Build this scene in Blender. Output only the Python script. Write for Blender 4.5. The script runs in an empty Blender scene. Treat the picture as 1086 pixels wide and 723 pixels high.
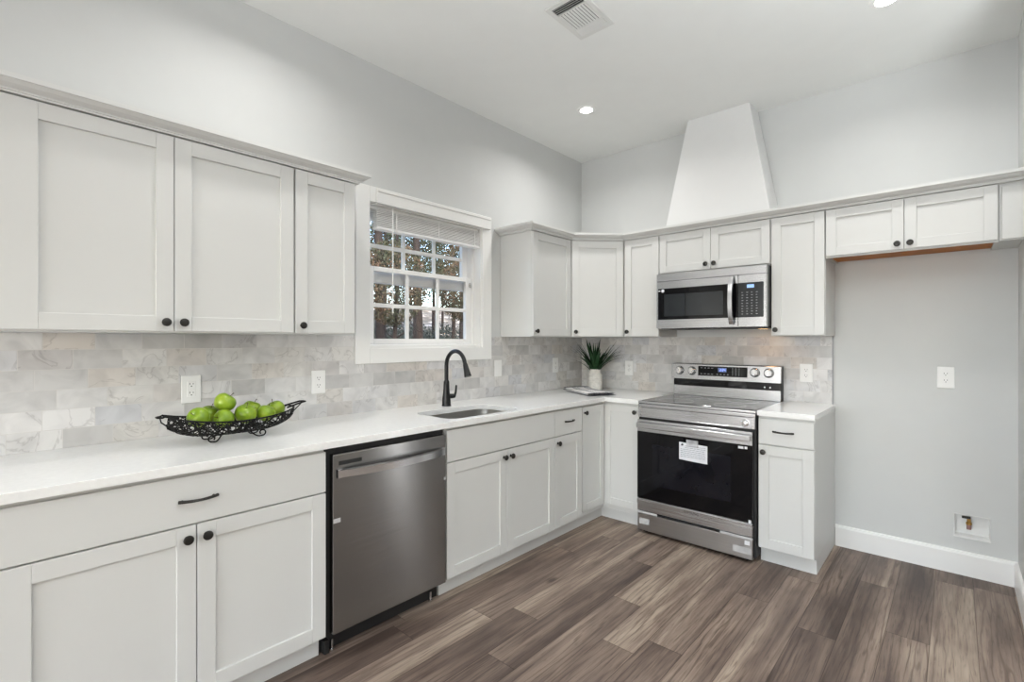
import bpy, bmesh, math, random
from mathutils import Vector, Matrix, Euler

random.seed(7)
S = bpy.context.scene
COL = S.collection
PI = math.pi

# ------------------------------------------------------------------ camera
cam_d = bpy.data.cameras.new('camera')
cam_d.sensor_fit = 'HORIZONTAL'
cam_d.sensor_width = 36.0
cam_d.lens = 36.0 * 520.3 / 1086.0
cam_d.clip_start = 0.02
cam = bpy.data.objects.new('camera', cam_d)
COL.objects.link(cam)
cam.location = (2.563, -3.793, 1.328)
cam.rotation_euler = (math.radians(90.0), 0, math.radians(42.1))
S.camera = cam

# ------------------------------------------------------------------ view
S.view_settings.view_transform = 'Standard'
S.view_settings.look = 'None'
S.view_settings.gamma = 1.0
S.view_settings.use_curve_mapping = False
S.view_settings.exposure = -0.24
S.cycles.use_denoising = True
S.cycles.max_bounces = 10
S.cycles.diffuse_bounces = 6
S.cycles.glossy_bounces = 4
S.cycles.transparent_max_bounces = 12
S.cycles.sample_clamp_indirect = 6.0
S.cycles.caustics_reflective = False
S.cycles.caustics_refractive = False

# ------------------------------------------------------------------ sky
W = bpy.data.worlds.new('sky')
S.world = W
W.use_nodes = True
wn = W.node_tree
wn.nodes.clear()
_o = wn.nodes.new('ShaderNodeOutputWorld')
_b = wn.nodes.new('ShaderNodeBackground')
_s = wn.nodes.new('ShaderNodeTexSky')
_s.sky_type = 'NISHITA'
_s.sun_disc = False
_s.sun_elevation = math.radians(38)
_s.sun_rotation = math.radians(120)
_s.dust_density = 3.0
_b.inputs['Strength'].default_value = 1.6
wn.links.new(_s.outputs[0], _b.inputs[0])
wn.links.new(_b.outputs[0], _o.inputs[0])


# ------------------------------------------------------------------ lights
def area(name, loc, rot, sx, sy, power, color=(1, 1, 1), spread=180, shape='RECTANGLE'):
    l = bpy.data.lights.new(name, 'AREA')
    l.shape = shape
    l.size = sx
    if shape in ('RECTANGLE', 'ELLIPSE'):
        l.size_y = sy
    l.energy = power
    l.color = color
    l.spread = math.radians(spread)
    o = bpy.data.objects.new(name, l)
    COL.objects.link(o)
    o.location = loc
    o.rotation_euler = rot
    return o


H = 2.97            # ceiling height
RX, RY = 6.8, -8.2  # far side and rear of the open plan room
FILL_TINT = (0.95, 0.98, 1.0)
# area lamps added as fill in invented openings of the unseen rear wall
area('rear_fill_wide', (1.5, RY + 0.03, 1.1), (math.radians(90), 0, 0), 2.4, 2.1, 140, FILL_TINT)
area('rear_fill_small', (5.2, RY + 0.03, 1.55), (math.radians(90), 0, 0), 1.8, 1.5, 10, FILL_TINT)
area('dishwasher_streak_lamp', (4.25, -0.02, 1.05), (math.radians(90), 0, math.radians(180)), 0.06, 2.0, 18, FILL_TINT)  # thin lamp added to streak the dishwasher, on a wall without opening
# added upward fill lamp beside the camera, brightens the ceiling and its bounce
area('ceiling_fill', (3.7, -2.7, 1.5), (math.radians(180), 0, 0), 0.9, 0.9, 125, (0.92, 0.975, 1.0), 150)
# sun, mild, only reaches the trees outside
sd = bpy.data.lights.new('sun', 'SUN')
sd.energy = 3.0
sd.angle = math.radians(1.0)
sd.color = (1.0, 0.94, 0.84)
so = bpy.data.objects.new('sun', sd)
COL.objects.link(so)
so.rotation_euler = (math.radians(48), 0, math.radians(75))


# ------------------------------------------------------------------ materials
def nd(nt, t, **kw):
    n = nt.nodes.new(t)
    for k, v in kw.items():
        setattr(n, k, v)
    return n


def base_mat(name):
    m = bpy.data.materials.new(name)
    m.use_nodes = True
    nt = m.node_tree
    return m, nt, nt.nodes['Principled BSDF']


def mathn(nt, op, a, b=None, c=None):
    n = nt.nodes.new('ShaderNodeMath')
    n.operation = op
    for i, v in enumerate((a, b, c)):
        if v is None:
            continue
        if isinstance(v, (int, float)):
            n.inputs[i].default_value = v
        else:
            nt.links.new(v, n.inputs[i])
    return n.outputs[0]


def ramp(nt, fac, stops, interp='LINEAR'):
    n = nt.nodes.new('ShaderNodeValToRGB')
    n.color_ramp.interpolation = interp
    el = n.color_ramp.elements
    while len(el) < len(stops):
        el.new(0.5)
    for e, (p, c) in zip(el, stops):
        e.position = p
        e.color = (*c, 1)
    nt.links.new(fac, n.inputs[0])
    return n.outputs[0]


def mix(nt, fac, a, b, mode='MIX'):
    n = nt.nodes.new('ShaderNodeMix')
    n.data_type = 'RGBA'
    n.blend_type = mode
    for idx, v in ((0, fac), (6, a), (7, b)):
        if isinstance(v, (int, float)):
            n.inputs[idx].default_value = v
        elif isinstance(v, tuple):
            n.inputs[idx].default_value = (*v, 1)
        else:
            nt.links.new(v, n.inputs[idx])
    return n.outputs[2]


def plain(name, col, rough=0.5, metal=0.0, var=0.03, scale=8.0, bump=0.0, bscale=60.0, spec=0.5, coat=0.0):
    """painted / plastic / metal surface with a slight procedural variation"""
    m, nt, p = base_mat(name)
    tc = nd(nt, 'ShaderNodeTexCoord')
    nz = nd(nt, 'ShaderNodeTexNoise')
    nz.inputs['Scale'].default_value = scale
    nz.inputs['Detail'].default_value = 3
    nt.links.new(tc.outputs['Object'], nz.inputs['Vector'])
    lo = tuple(max(0, c * (1 - var)) for c in col)
    hi = tuple(min(1, c * (1 + var)) for c in col)
    c = ramp(nt, nz.outputs['Fac'], [(0.3, lo), (0.7, hi)])
    nt.links.new(c, p.inputs['Base Color'])
    p.inputs['Roughness'].default_value = rough
    p.inputs['Metallic'].default_value = metal
    p.inputs['Specular IOR Level'].default_value = spec
    p.inputs['Coat Weight'].default_value = coat
    if bump:
        n2 = nd(nt, 'ShaderNodeTexNoise')
        n2.inputs['Scale'].default_value = bscale
        n2.inputs['Detail'].default_value = 4
        nt.links.new(tc.outputs['Object'], n2.inputs['Vector'])
        b = nd(nt, 'ShaderNodeBump')
        b.inputs['Strength'].default_value = bump
        b.inputs['Distance'].default_value = 0.002
        nt.links.new(n2.outputs['Fac'], b.inputs['Height'])
        nt.links.new(b.outputs[0], p.inputs['Normal'])
    return m


def glow(name, col, strength):
    m, nt, p = base_mat(name)
    p.inputs['Base Color'].default_value = (*col, 1)
    p.inputs['Emission Color'].default_value = (*col, 1)
    p.inputs['Emission Strength'].default_value = strength
    return m


def brushed(name, col, rough=0.28, aniso=0.7, groove=0.0):
    m, nt, p = base_mat(name)
    tc = nd(nt, 'ShaderNodeTexCoord')
    mp = nd(nt, 'ShaderNodeMapping')
    mp.inputs['Scale'].default_value = (2, 2, 700)
    nt.links.new(tc.outputs['Object'], mp.inputs['Vector'])
    nz = nd(nt, 'ShaderNodeTexNoise')
    nz.inputs['Scale'].default_value = 1.0
    nz.inputs['Detail'].default_value = 2
    nt.links.new(mp.outputs[0], nz.inputs['Vector'])
    c = ramp(nt, nz.outputs['Fac'], [(0.3, tuple(x * 0.93 for x in col)), (0.7, tuple(min(1, x * 1.05) for x in col))])
    nt.links.new(c, p.inputs['Base Color'])
    p.inputs['Metallic'].default_value = 1.0
    r = mathn(nt, 'MULTIPLY_ADD', nz.outputs['Fac'], 0.08, rough - 0.04)
    nt.links.new(r, p.inputs['Roughness'])
    if groove:
        bp = nd(nt, 'ShaderNodeBump')
        bp.inputs['Strength'].default_value = 1.0
        bp.inputs['Distance'].default_value = groove
        nt.links.new(nz.outputs['Fac'], bp.inputs['Height'])
        nt.links.new(bp.outputs[0], p.inputs['Normal'])
    p.inputs['Anisotropic'].default_value = aniso
    p.inputs['Anisotropic Rotation'].default_value = 0.25
    tn = nd(nt, 'ShaderNodeTangent')
    tn.direction_type = 'RADIAL'
    tn.axis = 'Z'
    nt.links.new(tn.outputs[0], p.inputs['Tangent'])
    return m


def floor_mat():
    m, nt, p = base_mat('wood_plank_vinyl')
    tc = nd(nt, 'ShaderNodeTexCoord')
    sp = nd(nt, 'ShaderNodeSeparateXYZ')
    nt.links.new(tc.outputs['Object'], sp.inputs[0])
    PW, PL = 0.155, 1.22
    xr = mathn(nt, 'DIVIDE', sp.outputs[0], PW)
    row = mathn(nt, 'FLOOR', xr)
    w1 = nd(nt, 'ShaderNodeTexWhiteNoise', noise_dimensions='1D')
    nt.links.new(row, w1.inputs['W'])
    yo = mathn(nt, 'ADD', mathn(nt, 'DIVIDE', sp.outputs[1], PL), mathn(nt, 'MULTIPLY', w1.outputs['Value'], 5.0))
    colv = mathn(nt, 'FLOOR', yo)
    cb = nd(nt, 'ShaderNodeCombineXYZ')
    nt.links.new(row, cb.inputs[0])
    nt.links.new(colv, cb.inputs[1])
    w2 = nd(nt, 'ShaderNodeTexWhiteNoise', noise_dimensions='2D')
    nt.links.new(cb.outputs[0], w2.inputs['Vector'])
    # per plank shift of the grain
    sh = nd(nt, 'ShaderNodeVectorMath', operation='MULTIPLY_ADD')
    nt.links.new(w2.outputs['Color'], sh.inputs[0])
    sh.inputs[1].default_value = (17, 23, 9)
    nt.links.new(tc.outputs['Object'], sh.inputs[2])

    def grain(sx, sy, detail, dist, rough=0.6):
        mp = nd(nt, 'ShaderNodeMapping')
        mp.inputs['Scale'].default_value = (sx, sy, 1)
        nt.links.new(sh.outputs[0], mp.inputs['Vector'])
        nz = nd(nt, 'ShaderNodeTexNoise')
        nz.inputs['Scale'].default_value = 1.0
        nz.inputs['Detail'].default_value = detail
        nz.inputs['Roughness'].default_value = rough
        nz.inputs['Distortion'].default_value = dist
        nt.links.new(mp.outputs[0], nz.inputs['Vector'])
        return nz.outputs['Fac']
    fine = grain(150, 7.0, 6, 0.6)
    broad = grain(11.0, 0.5, 4, 0.5)
    blot = grain(5.0, 1.3, 3, 0.4)
    # cathedral rings
    mpw = nd(nt, 'ShaderNodeMapping')
    mpw.inputs['Scale'].default_value = (1.0, 0.085, 1)
    nt.links.new(sh.outputs[0], mpw.inputs['Vector'])
    wv = nd(nt, 'ShaderNodeTexWave', wave_type='BANDS', bands_direction='X')
    wv.inputs['Scale'].default_value = 11.0
    wv.inputs['Distortion'].default_value = 12.0
    wv.inputs['Detail'].default_value = 3.0
    wv.inputs['Detail Scale'].default_value = 1.3
    nt.links.new(mpw.outputs[0], wv.inputs['Vector'])
    tone = mathn(nt, 'ADD', mathn(nt, 'MULTIPLY', w2.outputs['Value'], 0.26), mathn(nt, 'MULTIPLY', broad, 0.95))
    tone = mathn(nt, 'ADD', tone, mathn(nt, 'MULTIPLY_ADD', blot, 0.70, -0.42))
    c = ramp(nt, tone, [(0.26, (0.066, 0.046, 0.038)), (0.43, (0.135, 0.098, 0.080)),
                        (0.58, (0.215, 0.162, 0.130)), (0.78, (0.360, 0.290, 0.230))])
    # dark fine grain and rings
    fg = ramp(nt, fine, [(0.34, (0.50, 0.47, 0.45)), (0.47, (0.95, 0.95, 0.95)), (0.70, (1.15, 1.15, 1.15))])
    c = mix(nt, 0.75, c, fg, 'MULTIPLY')
    rg = ramp(nt, wv.outputs['Fac'], [(0.0, (0.48, 0.43, 0.41)), (0.16, (0.97, 0.97, 0.97)), (0.9, (1.06, 1.06, 1.05))])
    rmask = nd(nt, 'ShaderNodeMapRange')
    rmask.inputs['From Min'].default_value = 0.36
    rmask.inputs['From Max'].default_value = 0.62
    rmask.inputs['To Max'].default_value = 0.8
    nt.links.new(blot, rmask.inputs['Value'])
    c = mix(nt, rmask.outputs[0], c, rg, 'MULTIPLY')
    # knots
    mk = nd(nt, 'ShaderNodeMapping')
    mk.inputs['Scale'].default_value = (3.6, 1.5, 1)
    nt.links.new(sh.outputs[0], mk.inputs['Vector'])
    vo = nd(nt, 'ShaderNodeTexVoronoi')
    vo.inputs['Scale'].default_value = 1.0
    nt.links.new(mk.outputs[0], vo.inputs['Vector'])
    kn = ramp(nt, vo.outputs['Distance'], [(0.03, (0.22, 0.18, 0.16)), (0.085, (1, 1, 1))])
    c = mix(nt, 0.8, c, kn, 'MULTIPLY')
    # seams
    fx = mathn(nt, 'FRACT', xr)
    fy = mathn(nt, 'FRACT', yo)
    ex = mathn(nt, 'MINIMUM', fx, mathn(nt, 'SUBTRACT', 1.0, fx))
    ey = mathn(nt, 'MINIMUM', fy, mathn(nt, 'SUBTRACT', 1.0, fy))
    ex = mathn(nt, 'MULTIPLY', ex, PW)
    ey = mathn(nt, 'MULTIPLY', ey, PL)
    e = mathn(nt, 'MINIMUM', ex, ey)
    sm = nd(nt, 'ShaderNodeMapRange')
    sm.inputs['From Min'].default_value = 0.0006
    sm.inputs['From Max'].default_value = 0.0024
    nt.links.new(e, sm.inputs['Value'])
    seam = ramp(nt, sm.outputs[0], [(0, (0.45, 0.42, 0.40)), (1, (1, 1, 1))])
    c = mix(nt, 1.0, c, seam, 'MULTIPLY')
    nt.links.new(c, p.inputs['Base Color'])
    rr = mathn(nt, 'MULTIPLY_ADD', fine, 0.18, 0.38)
    nt.links.new(rr, p.inputs['Roughness'])
    p.inputs['Specular IOR Level'].default_value = 0.35
    b = nd(nt, 'ShaderNodeBump')
    b.inputs['Strength'].default_value = 0.25
    b.inputs['Distance'].default_value = 0.001
    nt.links.new(mathn(nt, 'MULTIPLY', fine, sm.outputs[0]), b.inputs['Height'])
    nt.links.new(b.outputs[0], p.inputs['Normal'])
    return m


def tile_mat(name, axis):
    """3x6 marble subway tile; axis = index of the horizontal axis (0 = x, 1 = y)"""
    m, nt, p = base_mat(name)
    tc = nd(nt, 'ShaderNodeTexCoord')
    sp = nd(nt, 'ShaderNodeSeparateXYZ')
    nt.links.new(tc.outputs['Object'], sp.inputs[0])
    TW, TH = 0.153, 0.0765
    zr = mathn(nt, 'DIVIDE', mathn(nt, 'SUBTRACT', sp.outputs[2], 0.912), TH)
    row = mathn(nt, 'FLOOR', zr)
    w1 = nd(nt, 'ShaderNodeTexWhiteNoise', noise_dimensions='1D')
    nt.links.new(mathn(nt, 'ADD', row, 3.7), w1.inputs['W'])
    off = mathn(nt, 'ADD', mathn(nt, 'MULTIPLY', mathn(nt, 'MODULO', row, 2.0), 0.5),
                mathn(nt, 'MULTIPLY', w1.outputs['Value'], 0.34))
    hr = mathn(nt, 'ADD', mathn(nt, 'DIVIDE', sp.outputs[axis], TW), off)
    cl = mathn(nt, 'FLOOR', hr)
    cb = nd(nt, 'ShaderNodeCombineXYZ')
    nt.links.new(row, cb.inputs[0])
    nt.links.new(cl, cb.inputs[1])
    cb.inputs[2].default_value = 1.3 + axis
    w2 = nd(nt, 'ShaderNodeTexWhiteNoise', noise_dimensions='3D')
    nt.links.new(cb.outputs[0], w2.inputs['Vector'])
    sh = nd(nt, 'ShaderNodeVectorMath', operation='MULTIPLY_ADD')
    nt.links.new(w2.outputs['Color'], sh.inputs[0])
    sh.inputs[1].default_value = (31, 27, 19)
    nt.links.new(tc.outputs['Object'], sh.inputs[2])
    tone = ramp(nt, w2.outputs['Value'], [(0.0, (0.46, 0.455, 0.45)), (0.14, (0.56, 0.558, 0.555)), (0.32, (0.65, 0.648, 0.645)),
                                          (0.56, (0.62, 0.61, 0.59)), (0.66, (0.60, 0.565, 0.53)),
                                          (0.76, (0.54, 0.55, 0.575)), (1.0, (0.70, 0.695, 0.69))])
    cloud = nd(nt, 'ShaderNodeTexNoise')
    cloud.inputs['Scale'].default_value = 9
    cloud.inputs['Detail'].default_value = 5
    cloud.inputs['Distortion'].default_value = 0.8
    nt.links.new(sh.outputs[0], cloud.inputs['Vector'])
    cc = ramp(nt, cloud.outputs['Fac'], [(0.33, (0.80, 0.79, 0.79)), (0.62, (1.06, 1.05, 1.04))])
    c = mix(nt, 0.85, tone, cc, 'MULTIPLY')
    # veins: thin lines where a distorted noise crosses a level
    vn = nd(nt, 'ShaderNodeTexNoise')
    vn.inputs['Scale'].default_value = 7.5
    vn.inputs['Detail'].default_value = 4
    vn.inputs['Distortion'].default_value = 1.2
    nt.links.new(sh.outputs[0], vn.inputs['Vector'])
    vd = mathn(nt, 'ABSOLUTE', mathn(nt, 'SUBTRACT', vn.outputs['Fac'], 0.56))
    vc = ramp(nt, vd, [(0.0, (0.52, 0.50, 0.50)), (0.022, (1, 1, 1))])
    vamt = mathn(nt, 'MULTIPLY', mathn(nt, 'GREATER_THAN', w2.outputs['Value'], 0.3), 0.45)
    c = mix(nt, vamt, c, vc, 'MULTIPLY')
    fx = mathn(nt, 'FRACT', hr)
    fz = mathn(nt, 'FRACT', zr)
    ex = mathn(nt, 'MULTIPLY', mathn(nt, 'MINIMUM', fx, mathn(nt, 'SUBTRACT', 1.0, fx)), TW)
    ez = mathn(nt, 'MULTIPLY', mathn(nt, 'MINIMUM', fz, mathn(nt, 'SUBTRACT', 1.0, fz)), TH)
    e = mathn(nt, 'MINIMUM', ex, ez)
    sm = nd(nt, 'ShaderNodeMapRange')
    sm.inputs['From Min'].default_value = 0.0006
    sm.inputs['From Max'].default_value = 0.0016
    nt.links.new(e, sm.inputs['Value'])
    c = mix(nt, sm.outputs[0], (0.60, 0.585, 0.565), c)
    nt.links.new(c, p.inputs['Base Color'])
    rr = mathn(nt, 'MULTIPLY_ADD', sm.outputs[0], -0.35, 0.7)
    nt.links.new(rr, p.inputs['Roughness'])
    b = nd(nt, 'ShaderNodeBump')
    b.inputs['Strength'].default_value = 0.35
    b.inputs['Distance'].default_value = 0.001
    nt.links.new(sm.outputs[0], b.inputs['Height'])
    nt.links.new(b.outputs[0], p.inputs['Normal'])
    return m


def leaf_mat(name, stops, scale=1.6, rough=0.7):
    m, nt, p = base_mat(name)
    tc = nd(nt, 'ShaderNodeTexCoord')
    nz = nd(nt, 'ShaderNodeTexNoise')
    nz.inputs['Scale'].default_value = scale
    nz.inputs['Detail'].default_value = 6
    nz.inputs['Roughness'].default_value = 0.75
    nt.links.new(tc.outputs['Object'], nz.inputs['Vector'])
    c = ramp(nt, nz.outputs['Fac'], stops)
    nt.links.new(c, p.inputs['Base Color'])
    p.inputs['Roughness'].default_value = rough
    p.inputs['Specular IOR Level'].default_value = 0.2
    return m


def stripe_mat(name):
    m, nt, p = base_mat(name)
    tc = nd(nt, 'ShaderNodeTexCoord')
    sp = nd(nt, 'ShaderNodeSeparateXYZ')
    nt.links.new(tc.outputs['Object'], sp.inputs[0])
    f = mathn(nt, 'FRACT', mathn(nt, 'MULTIPLY', sp.outputs[1], 9.0))
    c = ramp(nt, f, [(0.0, (0.80, 0.79, 0.78)), (0.52, (0.12, 0.13, 0.16)), (0.60, (0.62, 0.62, 0.62)),
                     (0.70, (0.42, 0.43, 0.46)), (0.80, (0.80, 0.79, 0.78)), (0.93, (0.30, 0.31, 0.35))], 'CONSTANT')
    # dark band at each end
    ax = mathn(nt, 'ABSOLUTE', sp.outputs[0])
    en = mathn(nt, 'GREATER_THAN', ax, 0.196)
    c = mix(nt, en, c, (0.055, 0.057, 0.07))
    nt.links.new(c, p.inputs['Base Color'])
    p.inputs['Roughness'].default_value = 0.95
    wv = nd(nt, 'ShaderNodeTexNoise')
    wv.inputs['Scale'].default_value = 400
    nt.links.new(tc.outputs['Object'], wv.inputs['Vector'])
    b = nd(nt, 'ShaderNodeBump')
    b.inputs['Strength'].default_value = 0.4
    b.inputs['Distance'].default_value = 0.001
    nt.links.new(wv.outputs['Fac'], b.inputs['Height'])
    nt.links.new(b.outputs[0], p.inputs['Normal'])
    return m


def glass_mat(name, tint=(1, 1, 1), refl=0.06):
    m = bpy.data.materials.new(name)
    m.use_nodes = True
    nt = m.node_tree
    nt.nodes.clear()
    o = nd(nt, 'ShaderNodeOutputMaterial')
    t = nd(nt, 'ShaderNodeBsdfTransparent')
    t.inputs[0].default_value = (*tint, 1)
    g = nd(nt, 'ShaderNodeBsdfGlossy')
    g.inputs['Roughness'].default_value = 0.02
    fr = nd(nt, 'ShaderNodeFresnel')
    fr.inputs[0].default_value = 1.25
    mx = nd(nt, 'ShaderNodeMixShader')
    nt.links.new(fr.outputs[0], mx.inputs[0])
    nt.links.new(t.outputs[0], mx.inputs[1])
    nt.links.new(g.outputs[0], mx.inputs[2])
    nt.links.new(mx.outputs[0], o.inputs[0])
    return m


def film_mat(name):
    """clear protective plastic film"""
    m = bpy.data.materials.new(name)
    m.use_nodes = True
    nt = m.node_tree
    nt.nodes.clear()
    o = nd(nt, 'ShaderNodeOutputMaterial')
    t = nd(nt, 'ShaderNodeBsdfTransparent')
    g = nd(nt, 'ShaderNodeBsdfPrincipled')
    g.inputs['Base Color'].default_value = (0.75, 0.76, 0.78, 1)
    g.inputs['Roughness'].default_value = 0.25
    tc = nd(nt, 'ShaderNodeTexCoord')
    nz = nd(nt, 'ShaderNodeTexNoise')
    nz.inputs['Scale'].default_value = 30
    nt.links.new(tc.outputs['Object'], nz.inputs['Vector'])
    f = mathn(nt, 'MULTIPLY_ADD', nz.outputs['Fac'], 0.5, 0.15)
    mx = nd(nt, 'ShaderNodeMixShader')
    nt.links.new(f, mx.inputs[0])
    nt.links.new(t.outputs[0], mx.inputs[1])
    nt.links.new(g.outputs[0], mx.inputs[2])
    nt.links.new(mx.outputs[0], o.inputs[0])
    return m


M = {}
M['wall'] = plain('wall_paint', (0.630, 0.640, 0.635), 0.75, var=0.008, bump=0.12, bscale=260)
M['ceil'] = plain('ceiling_paint', (0.83, 0.838, 0.822), 0.85, var=0.008, bump=0.12, bscale=220)
M['hood'] = plain('chimney_paint', (0.745, 0.748, 0.745), 0.8, var=0.008, bump=0.1, bscale=240)
M['cab'] = plain('cabinet_paint', (0.655, 0.66, 0.648), 0.38, var=0.008, scale=3)
M['trim'] = plain('trim_paint', (0.88, 0.88, 0.868), 0.35, var=0.008, scale=3)
M['quartz'] = plain('white_quartz', (0.90, 0.905, 0.90), 0.12, var=0.025, scale=55)
M['vinyl'] = plain('white_vinyl', (0.94, 0.94, 0.935), 0.4, var=0.01)
M['blind'] = plain('blind_slat', (0.90, 0.90, 0.885), 0.45, var=0.02)
M['black'] = plain('matte_black_metal', (0.006, 0.006, 0.007), 0.30, var=0.2, metal=0.0, spec=0.35)
M['bronze'] = plain('dark_bronze', (0.035, 0.033, 0.030), 0.35, var=0.2, metal=0.6)
M['iron'] = plain('black_iron_wire', (0.006, 0.006, 0.006), 0.55, var=0.3, spec=0.2)
M['steel'] = brushed('brushed_stainless', (0.56, 0.56, 0.57), 0.26, 0.6)
M['steel_dark'] = brushed('brushed_stainless_dark', (0.285, 0.278, 0.272), 0.25, 0.94)
M['steel_mid'] = brushed('brushed_stainless_drawer', (0.44, 0.43, 0.425), 0.30, 0.85)
M['satin'] = plain('satin_steel', (0.66, 0.66, 0.67), 0.24, 1.0, var=0.02)
M['chrome'] = plain('polished_steel', (0.72, 0.72, 0.73), 0.12, 1.0, var=0.02)
M['sinksteel'] = plain('sink_steel', (0.55, 0.54, 0.52), 0.3, 1.0, var=0.05)
M['oglass'] = plain('black_oven_glass', (0.003, 0.003, 0.004), 0.05, var=0.1, spec=0.28)
M['oglass2'] = plain('oven_window_glass', (0.007, 0.007, 0.010), 0.06, var=0.1, spec=0.28)
M['mwin'] = plain('microwave_window_mesh', (0.020, 0.023, 0.026), 0.12, var=0.1)
M['cook'] = plain('glass_cooktop', (0.035, 0.036, 0.038), 0.07, var=0.1, spec=0.9)
M['blackpl'] = plain('black_plastic', (0.012, 0.012, 0.012), 0.5, var=0.1)
M['plate'] = plain('outlet_plastic', (0.83, 0.83, 0.82), 0.35, var=0.01)
M['slot'] = plain('slot_dark', (0.03, 0.03, 0.03), 0.6, var=0.1)
M['wood_under'] = plain('maple_underside', (0.40, 0.135, 0.018), 0.6, var=0.18, scale=12)
M['edge'] = plain('dark_metal_edge', (0.16, 0.16, 0.17), 0.35, metal=0.8)
M['paper'] = plain('white_paper', (0.78, 0.79, 0.83), 0.8, var=0.02)
M['ink'] = plain('grey_ink', (0.33, 0.34, 0.37), 0.8)
M['ink_dark'] = plain('dark_ink', (0.06, 0.06, 0.07), 0.8)
M['tape'] = film_mat('clear_film')
M['tape_white'] = plain('white_tape', (0.50, 0.50, 0.50), 0.35, var=0.06, scale=40)
M['legend'] = plain('panel_legend', (0.42, 0.43, 0.45), 0.6)
M['display'] = glow('blue_display', (0.32, 0.45, 1.0), 1.6)
M['display_dim'] = glow('dim_display', (0.10, 0.14, 0.30), 0.5)
M['display_mw'] = glow('pale_display', (0.28, 0.45, 0.75), 0.7)
M['lens'] = glow('lamp_lens', (1.0, 0.98, 0.95), 14)
M['warm'] = glow('warm_lamp', (1.0, 0.55, 0.25), 25)
M['apple'] = leaf_mat('green_apple_skin', [(0.30, (0.12, 0.22, 0.010)), (0.5, (0.21, 0.33, 0.016)), (0.72, (0.34, 0.44, 0.035))], 9, 0.28)
M['apple'].node_tree.nodes['Principled BSDF'].inputs['Specular IOR Level'].default_value = 0.5
M['stem'] = plain('apple_stem', (0.06, 0.035, 0.018), 0.7)
M['grass'] = leaf_mat('dark_green_blade', [(0.3, (0.006, 0.022, 0.008)), (0.6, (0.016, 0.055, 0.018)), (0.8, (0.04, 0.10, 0.04))], 30, 0.45)
M['pot'] = plain('whitewashed_pot', (0.66, 0.64, 0.60), 0.8, var=0.10, scale=45, bump=0.4, bscale=90)
M['towel'] = stripe_mat('striped_linen')
M['brass'] = plain('brass', (0.50, 0.30, 0.09), 0.3, 1.0, var=0.1)
M['copper'] = plain('copper_pipe', (0.42, 0.25, 0.24), 0.4, 0.8, var=0.1)
M['vent_dark'] = plain('duct_dark', (0.055, 0.055, 0.052), 0.8)
M['grey_louver'] = plain('louver_enamel', (0.72, 0.72, 0.70), 0.45)
M['floor'] = floor_mat()
M['tileL'] = tile_mat('marble_subway_left', 1)
M['tileB'] = tile_mat('marble_subway_back', 0)
M['glass'] = glass_mat('window_glass')
M['bark'] = leaf_mat('pine_bark', [(0.3, (0.006, 0.005, 0.0048)), (0.55, (0.018, 0.0140, 0.0125)), (0.8, (0.036, 0.029, 0.026))], 9, 0.95)
M['leafA'] = leaf_mat('autumn_leaves', [(0.32, (0.010, 0.016, 0.008)), (0.47, (0.028, 0.032, 0.018)), (0.60, (0.070, 0.042, 0.026)), (0.75, (0.10, 0.075, 0.05))], 3.0)
M['leafB'] = leaf_mat('green_leaves', [(0.25, (0.008, 0.013, 0.007)), (0.5, (0.018, 0.026, 0.013)), (0.7, (0.036, 0.040, 0.022)), (0.85, (0.065, 0.055, 0.035))], 2.2)
M['leafC'] = leaf_mat('dark_shrub_leaves', [(0.25, (0.007, 0.012, 0.010)), (0.5, (0.016, 0.022, 0.018)), (0.7, (0.032, 0.034, 0.026)), (0.85, (0.06, 0.055, 0.045))], 3)
M['hill'] = leaf_mat('leaf_litter_sun_patches', [(0.3, (0.03, 0.03, 0.025)), (0.5, (0.07, 0.06, 0.045)), (0.58, (0.14, 0.12, 0.09)), (0.64, (0.60, 0.56, 0.50))], 0.9, 0.95)  # palest stop paints sun patches into the litter colour


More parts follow.
